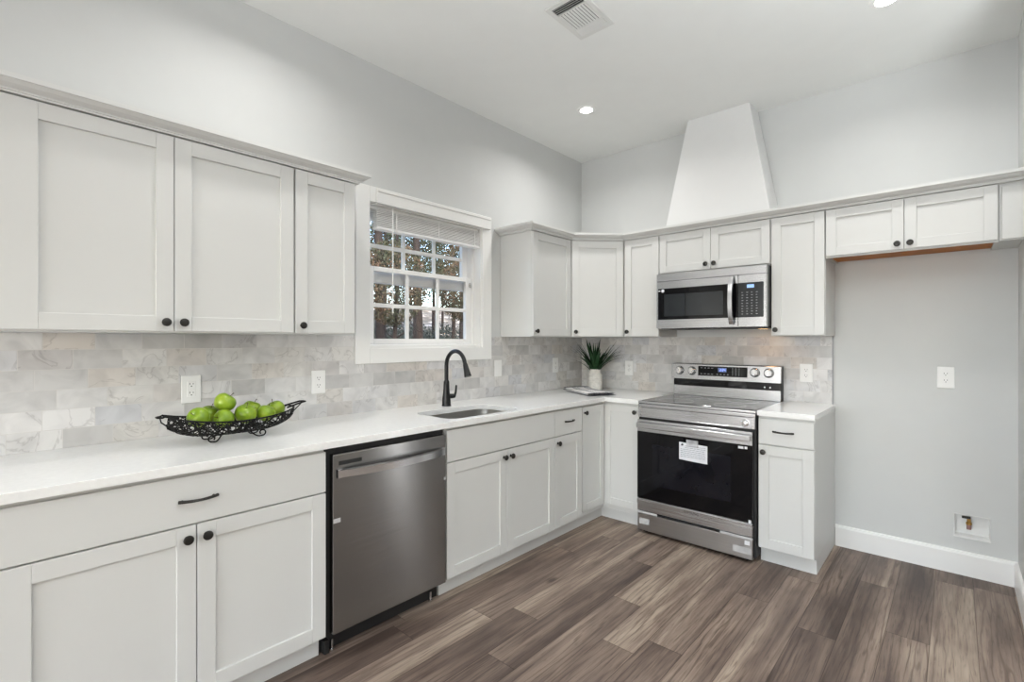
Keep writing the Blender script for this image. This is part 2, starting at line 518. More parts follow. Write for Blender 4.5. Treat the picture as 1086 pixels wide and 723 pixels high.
# ------------------------------------------------------------------ geometry helpers
class MB:
    def __init__(self):
        self.bm = bmesh.new()

    def box(self, x0, x1, y0, y1, z0, z1, bev=0.0, seg=1):
        m = Matrix.Translation(((x0 + x1) / 2, (y0 + y1) / 2, (z0 + z1) / 2)) @ \
            Matrix.Diagonal((abs(x1 - x0), abs(y1 - y0), abs(z1 - z0), 1))
        r = bmesh.ops.create_cube(self.bm, size=1.0, matrix=m)
        if bev > 0:
            es = set()
            for v in r['verts']:
                es.update(v.link_edges)
            bmesh.ops.bevel(self.bm, geom=list(es), offset=bev, segments=seg, affect='EDGES', profile=0.5)
        return self

    def prism(self, poly, z0, z1, bev=0.0, seg=1):
        """vertical prism over a counter-clockwise polygon"""
        bm = self.bm
        lo = [bm.verts.new((x, y, z0)) for x, y in poly]
        hi = [bm.verts.new((x, y, z1)) for x, y in poly]
        n = len(poly)
        fs = [bm.faces.new(list(reversed(lo))), bm.faces.new(hi)]
        for i in range(n):
            fs.append(bm.faces.new((lo[i], lo[(i + 1) % n], hi[(i + 1) % n], hi[i])))
        if bev > 0:
            es = set()
            for v in lo + hi:
                es.update(v.link_edges)
            bmesh.ops.bevel(bm, geom=list(es), offset=bev, segments=seg, affect='EDGES', profile=0.5)
        return self

    def lathe(self, prof, seg=24, mat=Matrix.Identity(4), close=True):
        """prof: (radius, height) from bottom to top about local z"""
        bm = self.bm
        rings = []
        for r, h in prof:
            rings.append([bm.verts.new(mat @ Vector((r * math.cos(2 * PI * k / seg), r * math.sin(2 * PI * k / seg), h)))
                          for k in range(seg)])
        for a, b in zip(rings, rings[1:]):
            for k in range(seg):
                bm.faces.new((a[k], a[(k + 1) % seg], b[(k + 1) % seg], b[k]))
        if close:
            bm.faces.new(list(reversed(rings[0])))
            bm.faces.new(rings[-1])
        return self

    def tube(self, pts, rad, seg=8, cap=True):
        bm = self.bm
        pts = [Vector(p) for p in pts]
        n = len(pts)
        rr = rad if isinstance(rad, (list, tuple)) else [rad] * n
        rings = []
        up = None
        for i, p in enumerate(pts):
            a = pts[max(0, i - 1)]
            b = pts[min(n - 1, i + 1)]
            t = (b - a)
            if t.length < 1e-9:
                t = Vector((0, 0, 1))
            t.normalize()
            if up is None:
                up = Vector((0, 0, 1)) if abs(t.z) < 0.9 else Vector((1, 0, 0))
            u = up - t * up.dot(t)
            if u.length < 1e-6:
                u = t.orthogonal()
            u.normalize()
            w = t.cross(u)
            up = u
            rings.append([bm.verts.new(p + (u * math.cos(2 * PI * k / seg) + w * math.sin(2 * PI * k / seg)) * rr[i])
                          for k in range(seg)])
        for a, b in zip(rings, rings[1:]):
            for k in range(seg):
                bm.faces.new((a[k], a[(k + 1) % seg], b[(k + 1) % seg], b[k]))
        if cap:
            bm.faces.new(list(reversed(rings[0])))
            bm.faces.new(rings[-1])
        return self

    def ring(self, pts, rad, seg=6):
        """closed tube"""
        bm = self.bm
        pts = [Vector(p) for p in pts]
        n = len(pts)
        rings = []
        for i, p in enumerate(pts):
            t = (pts[(i + 1) % n] - pts[i - 1]).normalized()
            u = Vector((0, 0, 1)) - t * t.z
            if u.length < 1e-6:
                u = t.orthogonal()
            u.normalize()
            w = t.cross(u)
            rings.append([bm.verts.new(p + (u * math.cos(2 * PI * k / seg) + w * math.sin(2 * PI * k / seg)) * rad)
                          for k in range(seg)])
        for i in range(n):
            a, b = rings[i], rings[(i + 1) % n]
            for k in range(seg):
                bm.faces.new((a[k], a[(k + 1) % seg], b[(k + 1) % seg], b[k]))
        return self

    def sweep(self, path, prof, closed=False):
        """mitred sweep of a (out, z) profile along a horizontal path; out is to the right of travel"""
        bm = self.bm
        n = len(path)
        rows = []
        for i in range(n):
            p = Vector(path[i])
            d0 = (p - Vector(path[i - 1])).normalized() if i > 0 else None
            d1 = (Vector(path[i + 1]) - p).normalized() if i < n - 1 else None
            if d0 is None:
                d0 = d1
            if d1 is None:
                d1 = d0
            n0 = Vector((d0.y, -d0.x))
            n1 = Vector((d1.y, -d1.x))
            mm = (n0 + n1).normalized()
            k = 1.0 / max(0.2, mm.dot(n0))
            rows.append([bm.verts.new((p.x + mm.x * o * k, p.y + mm.y * o * k, z)) for o, z in prof])
        m = len(prof)
        for a, b in zip(rows, rows[1:]):
            for j in range(m):
                bm.faces.new((a[j], b[j], b[(j + 1) % m], a[(j + 1) % m]))
        bm.faces.new(rows[0])
        bm.faces.new(list(reversed(rows[-1])))
        return self

    def build(self, name, mat, parent=None, smooth=False, angle=40):
        bmesh.ops.recalc_face_normals(self.bm, faces=self.bm.faces)
        me = bpy.data.meshes.new(name)
        self.bm.to_mesh(me)
        self.bm.free()
        if mat is not None:
            me.materials.append(mat)
        if smooth:
            for p in me.polygons:
                p.use_smooth = True
            try:
                me.set_sharp_from_angle(angle=math.radians(angle))
            except Exception:
                pass
        o = bpy.data.objects.new(name, me)
        COL.objects.link(o)
        if parent is not None:
            o.parent = parent
        return o


def thing(name, label, cat, loc=(0, 0, 0), rz=0.0, group=None):
    o = bpy.data.objects.new(name, None)
    COL.objects.link(o)
    o.empty_display_size = 0.05
    o.location = loc
    o.rotation_euler = (0, 0, math.radians(rz))
    o['label'] = label
    o['category'] = cat
    if group:
        o['group'] = group
    return o


def tag(o, label, cat, group=None, kind=None):
    o['label'] = label
    o['category'] = cat
    if group:
        o['group'] = group
    if kind:
        o['kind'] = kind
    return o


def struct(o, label=None, cat=None):
    o['kind'] = 'structure'
    if label:
        o['label'] = label
    if cat:
        o['category'] = cat
    return o


def dup(o, label, loc, rot=None, scale=None):
    c = o.copy()
    COL.objects.link(c)
    c.location = loc
    if rot is not None:
        c.rotation_euler = rot
    if scale is not None:
        c.scale = scale
    c['label'] = label
    for ch in o.children:
        d = ch.copy()
        COL.objects.link(d)
        d.parent = c
        for g in ch.children:
            e = g.copy()
            COL.objects.link(e)
            e.parent = d
    return c


def text_obj(name, body, size, mat, parent, loc, rot, depth=0.0004, align='CENTER'):
    cu = bpy.data.curves.new(name, 'FONT')
    cu.body = body
    cu.size = size
    cu.extrude = depth
    cu.align_x = align
    cu.align_y = 'CENTER'
    tmp = bpy.data.objects.new(name + '_tmp', cu)
    COL.objects.link(tmp)
    dg = bpy.context.evaluated_depsgraph_get()
    me = bpy.data.meshes.new_from_object(tmp.evaluated_get(dg))
    bpy.data.objects.remove(tmp)
    me.name = name
    me.materials.clear()
    me.materials.append(mat)
    o = bpy.data.objects.new(name, me)
    COL.objects.link(o)
    o.parent = parent
    o.location = loc
    o.rotation_euler = rot
    return o


# ------------------------------------------------------------------ shell of the room
T = 0.16            # wall thickness
AX = 2.815          # right wall of the fridge alcove
WY0, WY1, WZ0, WZ1 = -2.222, -1.290, 1.283, 2.15   # window opening in the left wall

b = MB()
b.box(0, RX, RY, 0, -0.12, 0)
struct(b.build('floor', M['floor']))
b = MB()
b.box(-T, RX + T, RY - T, T, H, H + 0.12)
struct(b.build('ceiling', M['ceil']))

b = MB()
b.box(-T, 0, RY - T, WY0, 0, H)
b.box(-T, 0, WY1, T, 0, H)
b.box(-T, 0, WY0, WY1, 0, WZ0)
b.box(-T, 0, WY0, WY1, WZ1, H)
struct(b.build('wall_left', M['wall']))

# back wall with the recess for the water supply box
BX0, BX1, BZ0, BZ1 = 2.557, 2.708, 0.215, 0.343
b = MB()
b.box(0, BX0, 0, T, 0, H)
b.box(BX1, RX + T, 0, T, 0, H)
b.box(BX0, BX1, 0, T, 0, BZ0)
b.box(BX0, BX1, 0, T, BZ1, H)
struct(b.build('wall_back', M['wall']))
b = MB()
b.box(AX, AX + 0.12, -0.78, 0, 0, H)
struct(b.build('wall_right', M['wall']))


def wall_with_openings(name, axis, pos, thick, a0, a1, holes):
    bb = MB()

    def add(u0, u1, z0, z1):
        if axis == 'y':
            bb.box(u0, u1, pos, pos + thick, z0, z1)
        else:
            bb.box(pos, pos + thick, u0, u1, z0, z1)
    cur = a0
    for (u0, u1, z0, z1) in holes:
        add(cur, u0, 0, H)
        if z0 > 0:
            add(u0, u1, 0, z0)
        add(u0, u1, z1, H)
        cur = u1
    add(cur, a1, 0, H)
    return struct(bb.build(name, M['wall']))


wall_with_openings('wall_rear', 'y', RY - T, T, 0, RX + T, [(0.3, 2.7, 0.2, 2.3), (4.3, 6.1, 0.8, 2.3)])
wall_with_openings('wall_side', 'x', RX, T, RY, 0, [])

# base boards
BBP = [(0, 0.0), (0.016, 0.0), (0.016, 0.118), (0.011, 0.132), (0.0, 0.135)]
b = MB()
b.sweep([(1.983, -0.0005), (AX - 0.0005, -0.0005)], BBP)
struct(b.build('baseboard_back', M['trim']))
b = MB()
b.sweep([(AX - 0.0005, -0.0175), (AX - 0.0005, -0.78)], BBP)
struct(b.build('baseboard_right', M['trim']))

# marble tile
b = MB()
b.box(0.0003, 0.0095, -4.2, -0.0005, 0.9145, 1.20)
b.box(0.0003, 0.0095, -4.2, WY0 - 0.092, 1.20, 1.3585)
b.box(0.0003, 0.0095, WY1 + 0.092, -0.0005, 1.20, 1.3585)
o = b.build('tile_backsplash', M['tileL'])
struct(o, 'marble subway tile backsplash running under the window wall cabinets', 'backsplash')
b = MB()
b.box(0.010, 1.966, -0.0095, -0.0003, 0.9145, 1.3585)
o = b.build('tile_backsplash', M['tileB'])
struct(o, 'marble subway tile backsplash behind the range and the small counter', 'backsplash')
e = MB()
e.box(1.9662, 1.971, -0.0115, -0.0003, 0.9145, 1.3585)
e.build('edge_trim', M['edge'], o)

# ------------------------------------------------------------------ window
win = thing('window_1', 'white double hung window with grilles in the left wall above the sink', 'window')
struct(win)
CW = 0.088
b = MB()
b.box(0.0003, 0.020, WY0 - CW, WY0 + 0.004, WZ0 - CW, WZ1 + CW, 0.002)
b.box(0.0003, 0.020, WY1 - 0.004, WY1 + CW, WZ0 - CW, WZ1 + CW, 0.002)
b.box(0.0003, 0.020, WY0 + 0.004, WY1 - 0.004, WZ0 - CW, WZ0 + 0.002, 0.002)
b.box(0.0003, 0.020, WY0 + 0.004, WY1 - 0.004, WZ1 - 0.002, WZ1 + CW, 0.002)
b.build('casing', M['trim'], win)
b = MB()
JT = 0.012
b.box(-0.158, 0.002, WY0 + 0.0004, WY0 + JT, WZ0 + 0.0004, WZ1 - 0.0004)
b.box(-0.158, 0.002, WY1 - JT, WY1 - 0.0004, WZ0 + 0.0004, WZ1 - 0.0004)
b.box(-0.158, 0.002, WY0 + JT, WY1 - JT, WZ0 + 0.0004, WZ0 + JT)
b.box(-0.158, 0.002, WY0 + JT, WY1 - JT, WZ1 - JT, WZ1 - 0.0004)
b.build('jamb', M['trim'], win)
b = MB()
y0, y1, z0, z1 = WY0 + JT, WY1 - JT, WZ0 + JT, WZ1 - JT
FW = 0.022
for (a, c) in ((y0, y0 + FW), (y1 - FW, y1)):
    b.box(-0.152, -0.062, a, c, z0, z1, 0.002)
b.box(-0.152, -0.062, y0 + FW, y1 - FW, z0, z0 + 0.014, 0.002)
b.box(-0.152, -0.062, y0 + FW, y1 - FW, z1 - 0.02, z1, 0.002)
b.build('window_frame', M['vinyl'], win)


def sash(name, xf, xb, ya, yb, za, zb, stile, rb, rt, ny=3, nz=2):
    s = MB()
    s.box(xb, xf, ya, ya + stile, za, zb, 0.003)
    s.box(xb, xf, yb - stile, yb, za, zb, 0.003)
    s.box(xb, xf, ya + stile, yb - stile, za, za + rb, 0.003)
    s.box(xb, xf, ya + stile, yb - stile, zb - rt, zb, 0.003)
    so_ = s.build(name, M['vinyl'], win)
    ga, gb, gz0, gz1 = ya + stile, yb - stile, za + rb, zb - rt
    mb = MB()
    xm = (xf + xb) / 2
    mw = 0.0125
    for i in range(1, ny):
        yy = ga + (gb - ga) * i / ny
        mb.box(xm - 0.007, xm + 0.007, yy - mw, yy + mw, gz0, gz1, 0.002)
    for j in range(1, nz):
        zz = gz0 + (gz1 - gz0) * j / nz
        mb.box(xm - 0.0068, xm + 0.0068, ga, gb, zz - mw, zz + mw, 0.002)
    mb.build('grille', M['vinyl'], so_)
    gl = MB()
    gl.box(xm - 0.0115, xm - 0.0085, ga - 0.004, gb + 0.004, gz0 - 0.004, gz1 + 0.004)
    gl.build('glass_pane', M['glass'], so_)
    return so_


ya, yb = y0 + FW + 0.001, y1 - FW - 0.001
lower = sash('lower_sash', -0.070, -0.102, ya, yb, z0 + 0.015, 1.786, 0.052, 0.032, 0.030)
upper = sash('upper_sash', -0.110, -0.142, ya, yb, 1.690, z1 - 0.021, 0.052, 0.074, 0.04)
b = MB()
b.box(-0.0695, -0.058, yb - 0.026, yb - 0.012, 1.715, 1.75, 0.003)
b.build('sash_lock', M['chrome'], lower)

# blind, drawn up
bl = thing('window_blind', 'white slatted window blind raised to a stack under its valance above the sink', 'blind', (0, 0, 0))
b = MB()
vz0, vz1 = 2.143, 2.207
b.box(0.0262, 0.041, -2.182, -1.233, vz0, vz1, 0.001)
b.box(0.0262, 0.047, -2.182, -1.233, vz1, vz1 + 0.022, 0.003)
b.box(-0.045, 0.0262, -2.182, -2.168, vz0, WZ1 - 0.0135, 0.001)
b.build('valance', M['trim'], bl)
b = MB()
b.box(-0.056, -0.014, WY0 + 0.02, WY1 - 0.018, 2.119, 2.1370, 0.002)
b.build('headrail', M['blind'], bl)
b = MB()
nsl = 10
for i in range(nsl):
    zc = 2.0225 + i * 0.0098
    dx = 0.0016 * math.sin(i * 1.9)
    b.box(-0.053 + dx, -0.003 + dx, -2.160, WY1 - 0.014, zc - 0.0025, zc + 0.0025, 0.0010)
b.build('slat_stack', M['blind'], bl)
b = MB()
b.box(-0.054, -0.002, -2.160, WY1 - 0.014, 2.000, 2.0165, 0.003)
b.build('bottom_rail', M['vinyl'], bl)
for yy in (-2.02, -1.685, -1.355):
    b = MB()
    b.box(-0.0018, -0.0006, yy - 0.004, yy + 0.004, 2.004, 2.116)
    b.build('ladder_tape', M['blind'], bl)
b = MB()
b.tube([(0.0225, -2.064, 2.14), (0.0235, -2.064, 2.0), (0.0235, -2.064, 1.52), (0.0235, -2.064, 1.497)], [0.0035, 0.0042, 0.0042, 0.005], 8)
b.build('tilt_wand', M['vinyl'], bl, True)


# ------------------------------------------------------------------ cabinet parts
def shaker(name, parent, x0, x1, z0, z1, st=0.057, yf=-0.019, mat=None, sl=None):
    """shaker door in cabinet space: front at y = yf, back at y = 0"""
    b = MB()
    yb_ = -0.0006
    bv = 0.0011
    sl = sl or st
    b.box(x0, x0 + sl, yf, yb_, z0, z1, bv)
    b.box(x1 - st, x1, yf, yb_, z0, z1, bv)
    b.box(x0 + sl, x1 - st, yf, yb_, z0, z0 + st, bv)
    b.box(x0 + sl, x1 - st, yf, yb_, z1 - st, z1, bv)
    b.box(x0 + sl - 0.004, x1 - st + 0.004, yf + 0.009, yb_ - 0.0006, z0 + st - 0.004, z1 - st + 0.004)
    return b.build(name, mat or M['cab'], parent)


def slab(name, parent, x0, x1, z0, z1, yf=-0.019):
    b = MB()
    b.box(x0, x1, yf, -0.0006, z0, z1, 0.0018, 2)
    return b.build(name, M['cab'], parent)


ROTF = Matrix.Rotation(math.radians(90), 4, 'X')   # local z -> -y (outward from a cabinet front)


def knob(parent, x, z, yf=-0.019):
    b = MB()
    mt = Matrix.Translation((x, yf, z)) @ ROTF
    b.lathe([(0.0085, 0.0), (0.0075, 0.004), (0.006, 0.009), (0.0075, 0.013), (0.0135, 0.0165), (0.0160, 0.0195),
             (0.0160, 0.0225), (0.0140, 0.0255), (0.008, 0.027), (0.001, 0.0272)], 20, mt)
    return b.build('knob', M['bronze'], parent, True)


def pull(parent, x, z, L=0.118, yf=-0.019):
    b = MB()
    n = 15
    pts, rad = [], []
    for i in range(n):
        t = -1 + 2 * i / (n - 1)
        pts.append((x + t * L / 2, yf - 0.006 - 0.020 * (1 - t * t), z))
        rad.append(0.0045 + 0.0012 * abs(t))
    b.tube(pts, rad, 8)
    for s in (-1, 1):
        b.tube([(x + s * (L / 2 - 0.012), yf + 0.001, z), (x + s * (L / 2 - 0.012), yf - 0.011, z)], 0.0045, 8)
    return b.build('pull_handle', M['bronze'], parent, True)


BXF, UXF = 0.610, 0.305      # box fronts of base and wall cabinets
UZ0, UZ1 = 1.360, 2.122      # wall cabinet bottom and top
BT = 0.8835                  # base cabinet top
TK = 0.092                   # toe kick height


def base_body(t, w, depth=BXF - 0.002, side_to_floor=None, recess=0.046, hollow=False):
    b = MB()
    if hollow:
        b.box(0.0006, 0.018, 0.0, depth, TK, BT)
        b.box(w - 0.018, w - 0.0006, 0.0, depth, TK, BT)
        b.box(0.018, w - 0.018, 0.0, 0.004, TK, BT)
        b.box(0.018, w - 0.018, depth - 0.012, depth, TK, BT)
        b.box(0.018, w - 0.018, 0.004, depth - 0.012, TK, TK + 0.016)
    else:
        b.box(0.0006, w - 0.0006, 0.0, depth, TK, BT, 0.0008)
    b.build('body', M['cab'], t)
    b = MB()
    b.box(0.0006, w - 0.0006, recess, recess + 0.016, 0.0005, TK - 0.0004)
    if side_to_floor == 'right':
        b.box(w - 0.0166, w - 0.0006, recess + 0.016, depth, 0.0005, TK - 0.0004)
    b.build('toe_kick', M['cab'], t)


def wall_body(t, w, z0, z1, depth=UXF - 0.002, wood=False):
    b = MB()
    if not wood:
        b.box(0.0006, w - 0.0006, 0.0, depth, z0, z1, 0.0008)
        b.build('body', M['cab'], t)
    else:
        b.box(0.0006, 0.016, 0.0, depth, z0, z1)
        b.box(w - 0.016, w - 0.0006, 0.0, depth, z0, z1)
        b.box(0.016, w - 0.016, 0.0, 0.018, z0, z1)
        b.box(0.016, w - 0.016, 0.018, depth, z1 - 0.016, z1)
        b.build('body', M['cab'], t)
        b = MB()
        b.box(0.0162, w - 0.0162, 0.0182, depth - 0.001, z0 + 0.012, z0 + 0.020)
        u = b.build('bottom_panel', M['wood_under'], t)
        u['label'] = 'bare orange wood underside'


G = 0.0015
# ---- left wall base run (local x -> +y, front faces +x)
# wide base cabinet nearest the camera
Y0, Y1 = -3.790, -2.801
w = Y1 - Y0
xm = -3.268 - Y0
t = thing('base_cabinet', 'wide white base cabinet with one long drawer, left of the dishwasher', 'cabinet', (BXF, Y0, 0), 90)
base_body(t, w)
d = slab('drawer_front', t, G, w - G, 0.704, 0.868)
pull(d, xm + 0.004, 0.787)
d = shaker('door', t, G, xm - G, 0.102, 0.698, sl=0.114)
knob(d, xm - 0.029, 0.657)
d = shaker('door', t, xm + G, w - G, 0.102, 0.698)
knob(d, xm + 0.029, 0.657)

# sink base
Y0, Y1 = -2.152, -1.2345
w = Y1 - Y0
t = thing('base_cabinet', 'white base cabinet below the sink with two doors and a blank front panel', 'cabinet', (BXF, Y0, 0), 90)
base_body(t, w, hollow=True)
slab('false_front', t, G, w - G, 0.704, 0.868)
d = shaker('door', t, G, w / 2 - G, 0.102, 0.698)
knob(d, w / 2 - 0.029, 0.657)
d = shaker('door', t, w / 2 + G, w - G, 0.102, 0.698)
knob(d, w / 2 + 0.029, 0.657)

# narrow drawer base
Y0, Y1 = -1.2342, -0.922
w = Y1 - Y0
t = thing('base_cabinet', 'narrow white base cabinet with small drawer between sink and corner cabinets', 'cabinet', (BXF, Y0, 0), 90)
base_body(t, w)
d = slab('drawer_front', t, G, w - G, 0.704, 0.868)
pull(d, w / 2, 0.790, 0.108)
d = shaker('door', t, G, w - G, 0.102, 0.698)
knob(d, 0.029, 0.657)

# corner base, L shaped, hinged double door
CX = 0.912
t = thing('corner_base_cabinet', 'white L shaped corner base cabinet with folding door under the plant', 'cabinet', (0, 0, 0))
b = MB()
b.prism([(0.002, -0.002), (0.002, -0.9215), (BXF, -0.9215), (BXF, -BXF), (CX, -BXF), (CX, -0.002)], TK, BT, 0.0008)
b.build('body', M['cab'], t)
b = MB()
rc = BXF - 0.046
b.prism([(rc - 0.016, -0.9215), (rc, -0.9215), (rc, -rc), (CX, -rc), (CX, -rc + 0.016), (rc - 0.016, -rc + 0.016)], 0.0005, TK - 0.0004)
b.build('toe_kick', M['cab'], t)
h = bpy.data.objects.new('door', None)


def corner_door(rot, x0, x1, kn, lx, ly):
    d = shaker('door', t, x0, x1, 0.128, 0.864, 0.05)
    d.location = (lx, ly, 0)
    d.rotation_euler = (0, 0, math.radians(rot))
    knob(d, kn, 0.823)


bpy.data.objects.remove(h)
corner_door(90, 0.008, 0.9215 - BXF - 0.021, 0.032, BXF, -0.9215)
corner_door(0, 0.021, CX - BXF - 0.004, CX - BXF - 0.03, BXF, -BXF)

# right base cabinet
X0, X1 = 1.686, 1.980
w = X1 - X0
t = thing('base_cabinet', 'narrow white end base cabinet with drawer, right of the range', 'cabinet', (X0, -0.612, 0), 0)
base_body(t, w, side_to_floor='right')
d = slab('drawer_front', t, G + 0.003, w - G, 0.718, 0.868)
pull(d, w * 0.47, 0.797, 0.108)
d = shaker('door', t, G + 0.003, w - G, 0.102, 0.711)
knob(d, 0.032, 0.672)

# ---- wall cabinets, left wall
Y0, Y1 = -3.780, -2.796
w = Y1 - Y0
xm = -3.261 - Y0
t = thing('wall_cabinet', 'wide white two door wall cabinet nearest the camera, above the fruit bowl', 'cabinet', (UXF, Y0, 0), 90)
wall_body(t, w, UZ0, UZ1)
d = shaker('door', t, G, xm - G, UZ0 + 0.006, UZ1 - 0.006, sl=0.138)
knob(d, xm - 0.029, UZ0 + 0.040)
d = shaker('door', t, xm + G, w - G - 0.003, UZ0 + 0.006, UZ1 - 0.006)
knob(d, xm + 0.029, UZ0 + 0.040)

Y0, Y1 = -2.7955, -2.492
w = Y1 - Y0
t = thing('wall_cabinet', 'narrow white single door wall cabinet beside the left edge of the window', 'cabinet', (UXF, Y0, 0), 90)
wall_body(t, w, UZ0, UZ1)
d = shaker('door', t, G + 0.003, w - G, UZ0 + 0.006, UZ1 - 0.006)
knob(d, 0.033, UZ0 + 0.040)

Y0, Y1 = -1.088, -0.612
w = Y1 - Y0
t = thing('wall_cabinet', 'white single door wall cabinet between the window and the angled corner cabinet', 'cabinet', (UXF, Y0, 0), 90)
wall_body(t, w, UZ0, UZ1)
d = shaker('door', t, G, w - 0.012, UZ0 + 0.006, UZ1 - 0.006)
knob(d, 0.030, UZ0 + 0.040)

# angled corner
t = thing('corner_wall_cabinet', 'white wall cabinet set diagonally across the corner above the plant', 'cabinet', (0, 0, 0))
b = MB()
b.prism([(0.002, -0.002), (0.002, -0.6115), (UXF, -0.6115), (0.6115, -UXF), (0.6115, -0.002)], UZ0, UZ1, 0.0008)
b.build('body', M['cab'], t)
L = math.hypot(0.6115 - UXF, 0.6115 - UXF)
d = shaker('door', t, 0.012, L - 0.012, UZ0 + 0.006, UZ1 - 0.006)
d.location = (UXF, -0.6115, 0)
d.rotation_euler = (0, 0, math.radians(45))
knob(d, 0.040, UZ0 + 0.040)

# back wall
X0, X1 = 0.612, 0.913
w = X1 - X0
t = thing('wall_cabinet', 'narrow white wall cabinet just left of the microwave', 'cabinet', (X0, -UXF, 0), 0)
wall_body(t, w, UZ0, UZ1)
d = shaker('door', t, 0.014, w - G, UZ0 + 0.006, UZ1 - 0.006)
knob(d, 0.042, UZ0 + 0.040)

X0, X1 = 0.9135, 1.6785
w = X1 - X0
t = thing('wall_cabinet', 'short white two door wall cabinet above the microwave', 'cabinet', (X0, -UXF, 0), 0)
wall_body(t, w, 1.824, UZ1)
d = shaker('door', t, G + 0.003, w / 2 - G, 1.832, UZ1 - 0.006, 0.052)
knob(d, w / 2 - 0.030, 1.868)
d = shaker('door', t, w / 2 + G, w - G - 0.004, 1.832, UZ1 - 0.006, 0.052)
knob(d, w / 2 + 0.026, 1.868)

X0, X1 = 1.679, 1.979
w = X1 - X0
t = thing('wall_cabinet', 'narrow white wall cabinet between the microwave and the open fridge space', 'cabinet', (X0, -UXF, 0), 0)
wall_body(t, w, UZ0, UZ1)
d = shaker('door', t, G + 0.003, w - G - 0.002, UZ0 + 0.006, UZ1 - 0.006, 0.054)
knob(d, 0.030, UZ0 + 0.040)

X0, X1 = 1.9795, 2.726
w = X1 - X0
t = thing('wall_cabinet', 'short white two door wall cabinet with bare wood underside over the fridge space', 'cabinet', (X0, -UXF, 0), 0)
wall_body(t, w, 1.829, UZ1, wood=True)
d = shaker('door', t, G + 0.003, w / 2 - G, 1.838, UZ1 - 0.006, 0.052)
knob(d, w / 2 - 0.030, 1.868)
d = shaker('door', t, w / 2 + G, w - G - 0.002, 1.838, UZ1 - 0.006, 0.052)
knob(d, w / 2 + 0.026, 1.868)

t = thing('filler_cabinet_panel', 'narrow white filler box between the fridge wall cabinet and right wall', 'panel', (2.7265, -UXF, 0), 0)
b = MB()
b.box(0, AX - 2.7265 - 0.001, 0, UXF - 0.002, 1.832, UZ1, 0.0008)
b.build('body', M['cab'], t)
b = MB()
b.box(0.010, AX - 2.7265 - 0.001, -0.017, -0.0005, 1.838, UZ1 - 0.020, 0.001)
b.build('face_panel', M['cab'], t)

# crown mouldings
CZ = UZ1 - 0.001
CRP = [(0.0, CZ + 0.0005), (0.0235, CZ + 0.0005), (0.0235, CZ + 0.006), (0.027, CZ + 0.0075), (0.027, CZ + 0.012), (0.030, CZ + 0.014),
       (0.038, CZ + 0.0165), (0.050, CZ + 0.022), (0.059, CZ + 0.030), (0.061, CZ + 0.032), (0.066, CZ + 0.033), (0.066, CZ + 0.049), (0.0, CZ + 0.049)]
b = MB()
b.sweep([(UXF, -3.9), (UXF, -2.492), (0.002, -2.492)][::-1], [(-o_, z_) for o_, z_ in CRP])
o = b.build('crown_moulding', M['cab'])
tag(o, 'white crown moulding on top of the wall cabinets left of the window', 'moulding')
b = MB()
b.sweep([(0.002, -1.088), (UXF, -1.088), (UXF, -0.6115), (0.6115, -UXF), (AX - 0.001, -UXF)], CRP)
o = b.build('crown_moulding', M['cab'])
tag(o, 'white crown moulding running round the corner cabinets to the right wall', 'moulding')

# tapered hood chimney
bm_ = MB()
hz0, hz1 = UZ1 + 0.001, H - 0.0005
pts = []
for z_, hw, dep in ((hz0, 0.372, 0.262), (hz1, 0.216, 0.195)):
    cx = 1.297
    pts.append([(cx - hw, -0.0006, z_), (cx - hw, -dep, z_), (cx + hw, -dep, z_), (cx + hw, -0.0006, z_)])
lo = [bm_.bm.verts.new(p) for p in pts[0]]
hi = [bm_.bm.verts.new(p) for p in pts[1]]
bm_.bm.faces.new(lo)
bm_.bm.faces.new(list(reversed(hi)))
for k in range(4):
    bm_.bm.faces.new((lo[k], lo[(k + 1) % 4], hi[(k + 1) % 4], hi[k]))
o = bm_.build('hood_chimney', M['hood'])
tag(o, 'white tapered range hood chimney rising from cabinet tops to the ceiling', 'hood')


# ------------------------------------------------------------------ countertops
def rrect(x0, x1, y0, y1, r, n=8):
    p = []
    for cx, cy, a0 in ((x1 - r, y1 - r, 0), (x0 + r, y1 - r, 90), (x0 + r, y0 + r, 180), (x1 - r, y0 + r, 270)):
        for k in range(n + 1):
            a = math.radians(a0 + 90 * k / n)
            p.append((cx + r * math.cos(a), cy + r * math.sin(a)))
    return p


SX0, SX1, SY0, SY1 = 0.245, 0.594, -2.085, -1.525
CF = 0.650
CZ0, CZ1 = 0.8845, 0.9140


def slab_with_hole(outer, hole, z0, z1):
    bm = bmesh.new()
    ov = [bm.verts.new((x, y, z1)) for x, y in outer]
    es = [bm.edges.new((ov[i], ov[(i + 1) % len(ov)])) for i in range(len(ov))]
    if hole:
        hv = [bm.verts.new((x, y, z1)) for x, y in hole]
        es += [bm.edges.new((hv[i], hv[(i + 1) % len(hv)])) for i in range(len(hv))]
    bmesh.ops.triangle_fill(bm, use_beauty=True, use_dissolve=False, edges=es)
    top = list(bm.faces)
    r = bmesh.ops.extrude_face_region(bm, geom=top)
    for v in r['geom']:
        if isinstance(v, bmesh.types.BMVert):
            v.co.z = z0
    # round the upper outer edge
    be = [e_ for e_ in bm.edges if all(abs(v.co.z - z1) < 1e-6 for v in e_.verts)
          and len(e_.link_faces) == 2 and any(abs(f.normal.z) < 0.5 or True for f in e_.link_faces)
          and (e_.link_faces[0] in top) != (e_.link_faces[1] in top)]
    bmesh.ops.bevel(bm, geom=be, offset=0.002, segments=2, affect='EDGES', profile=0.5)
    m_ = MB()
    m_.bm.free()
    m_.bm = bm
    return m_


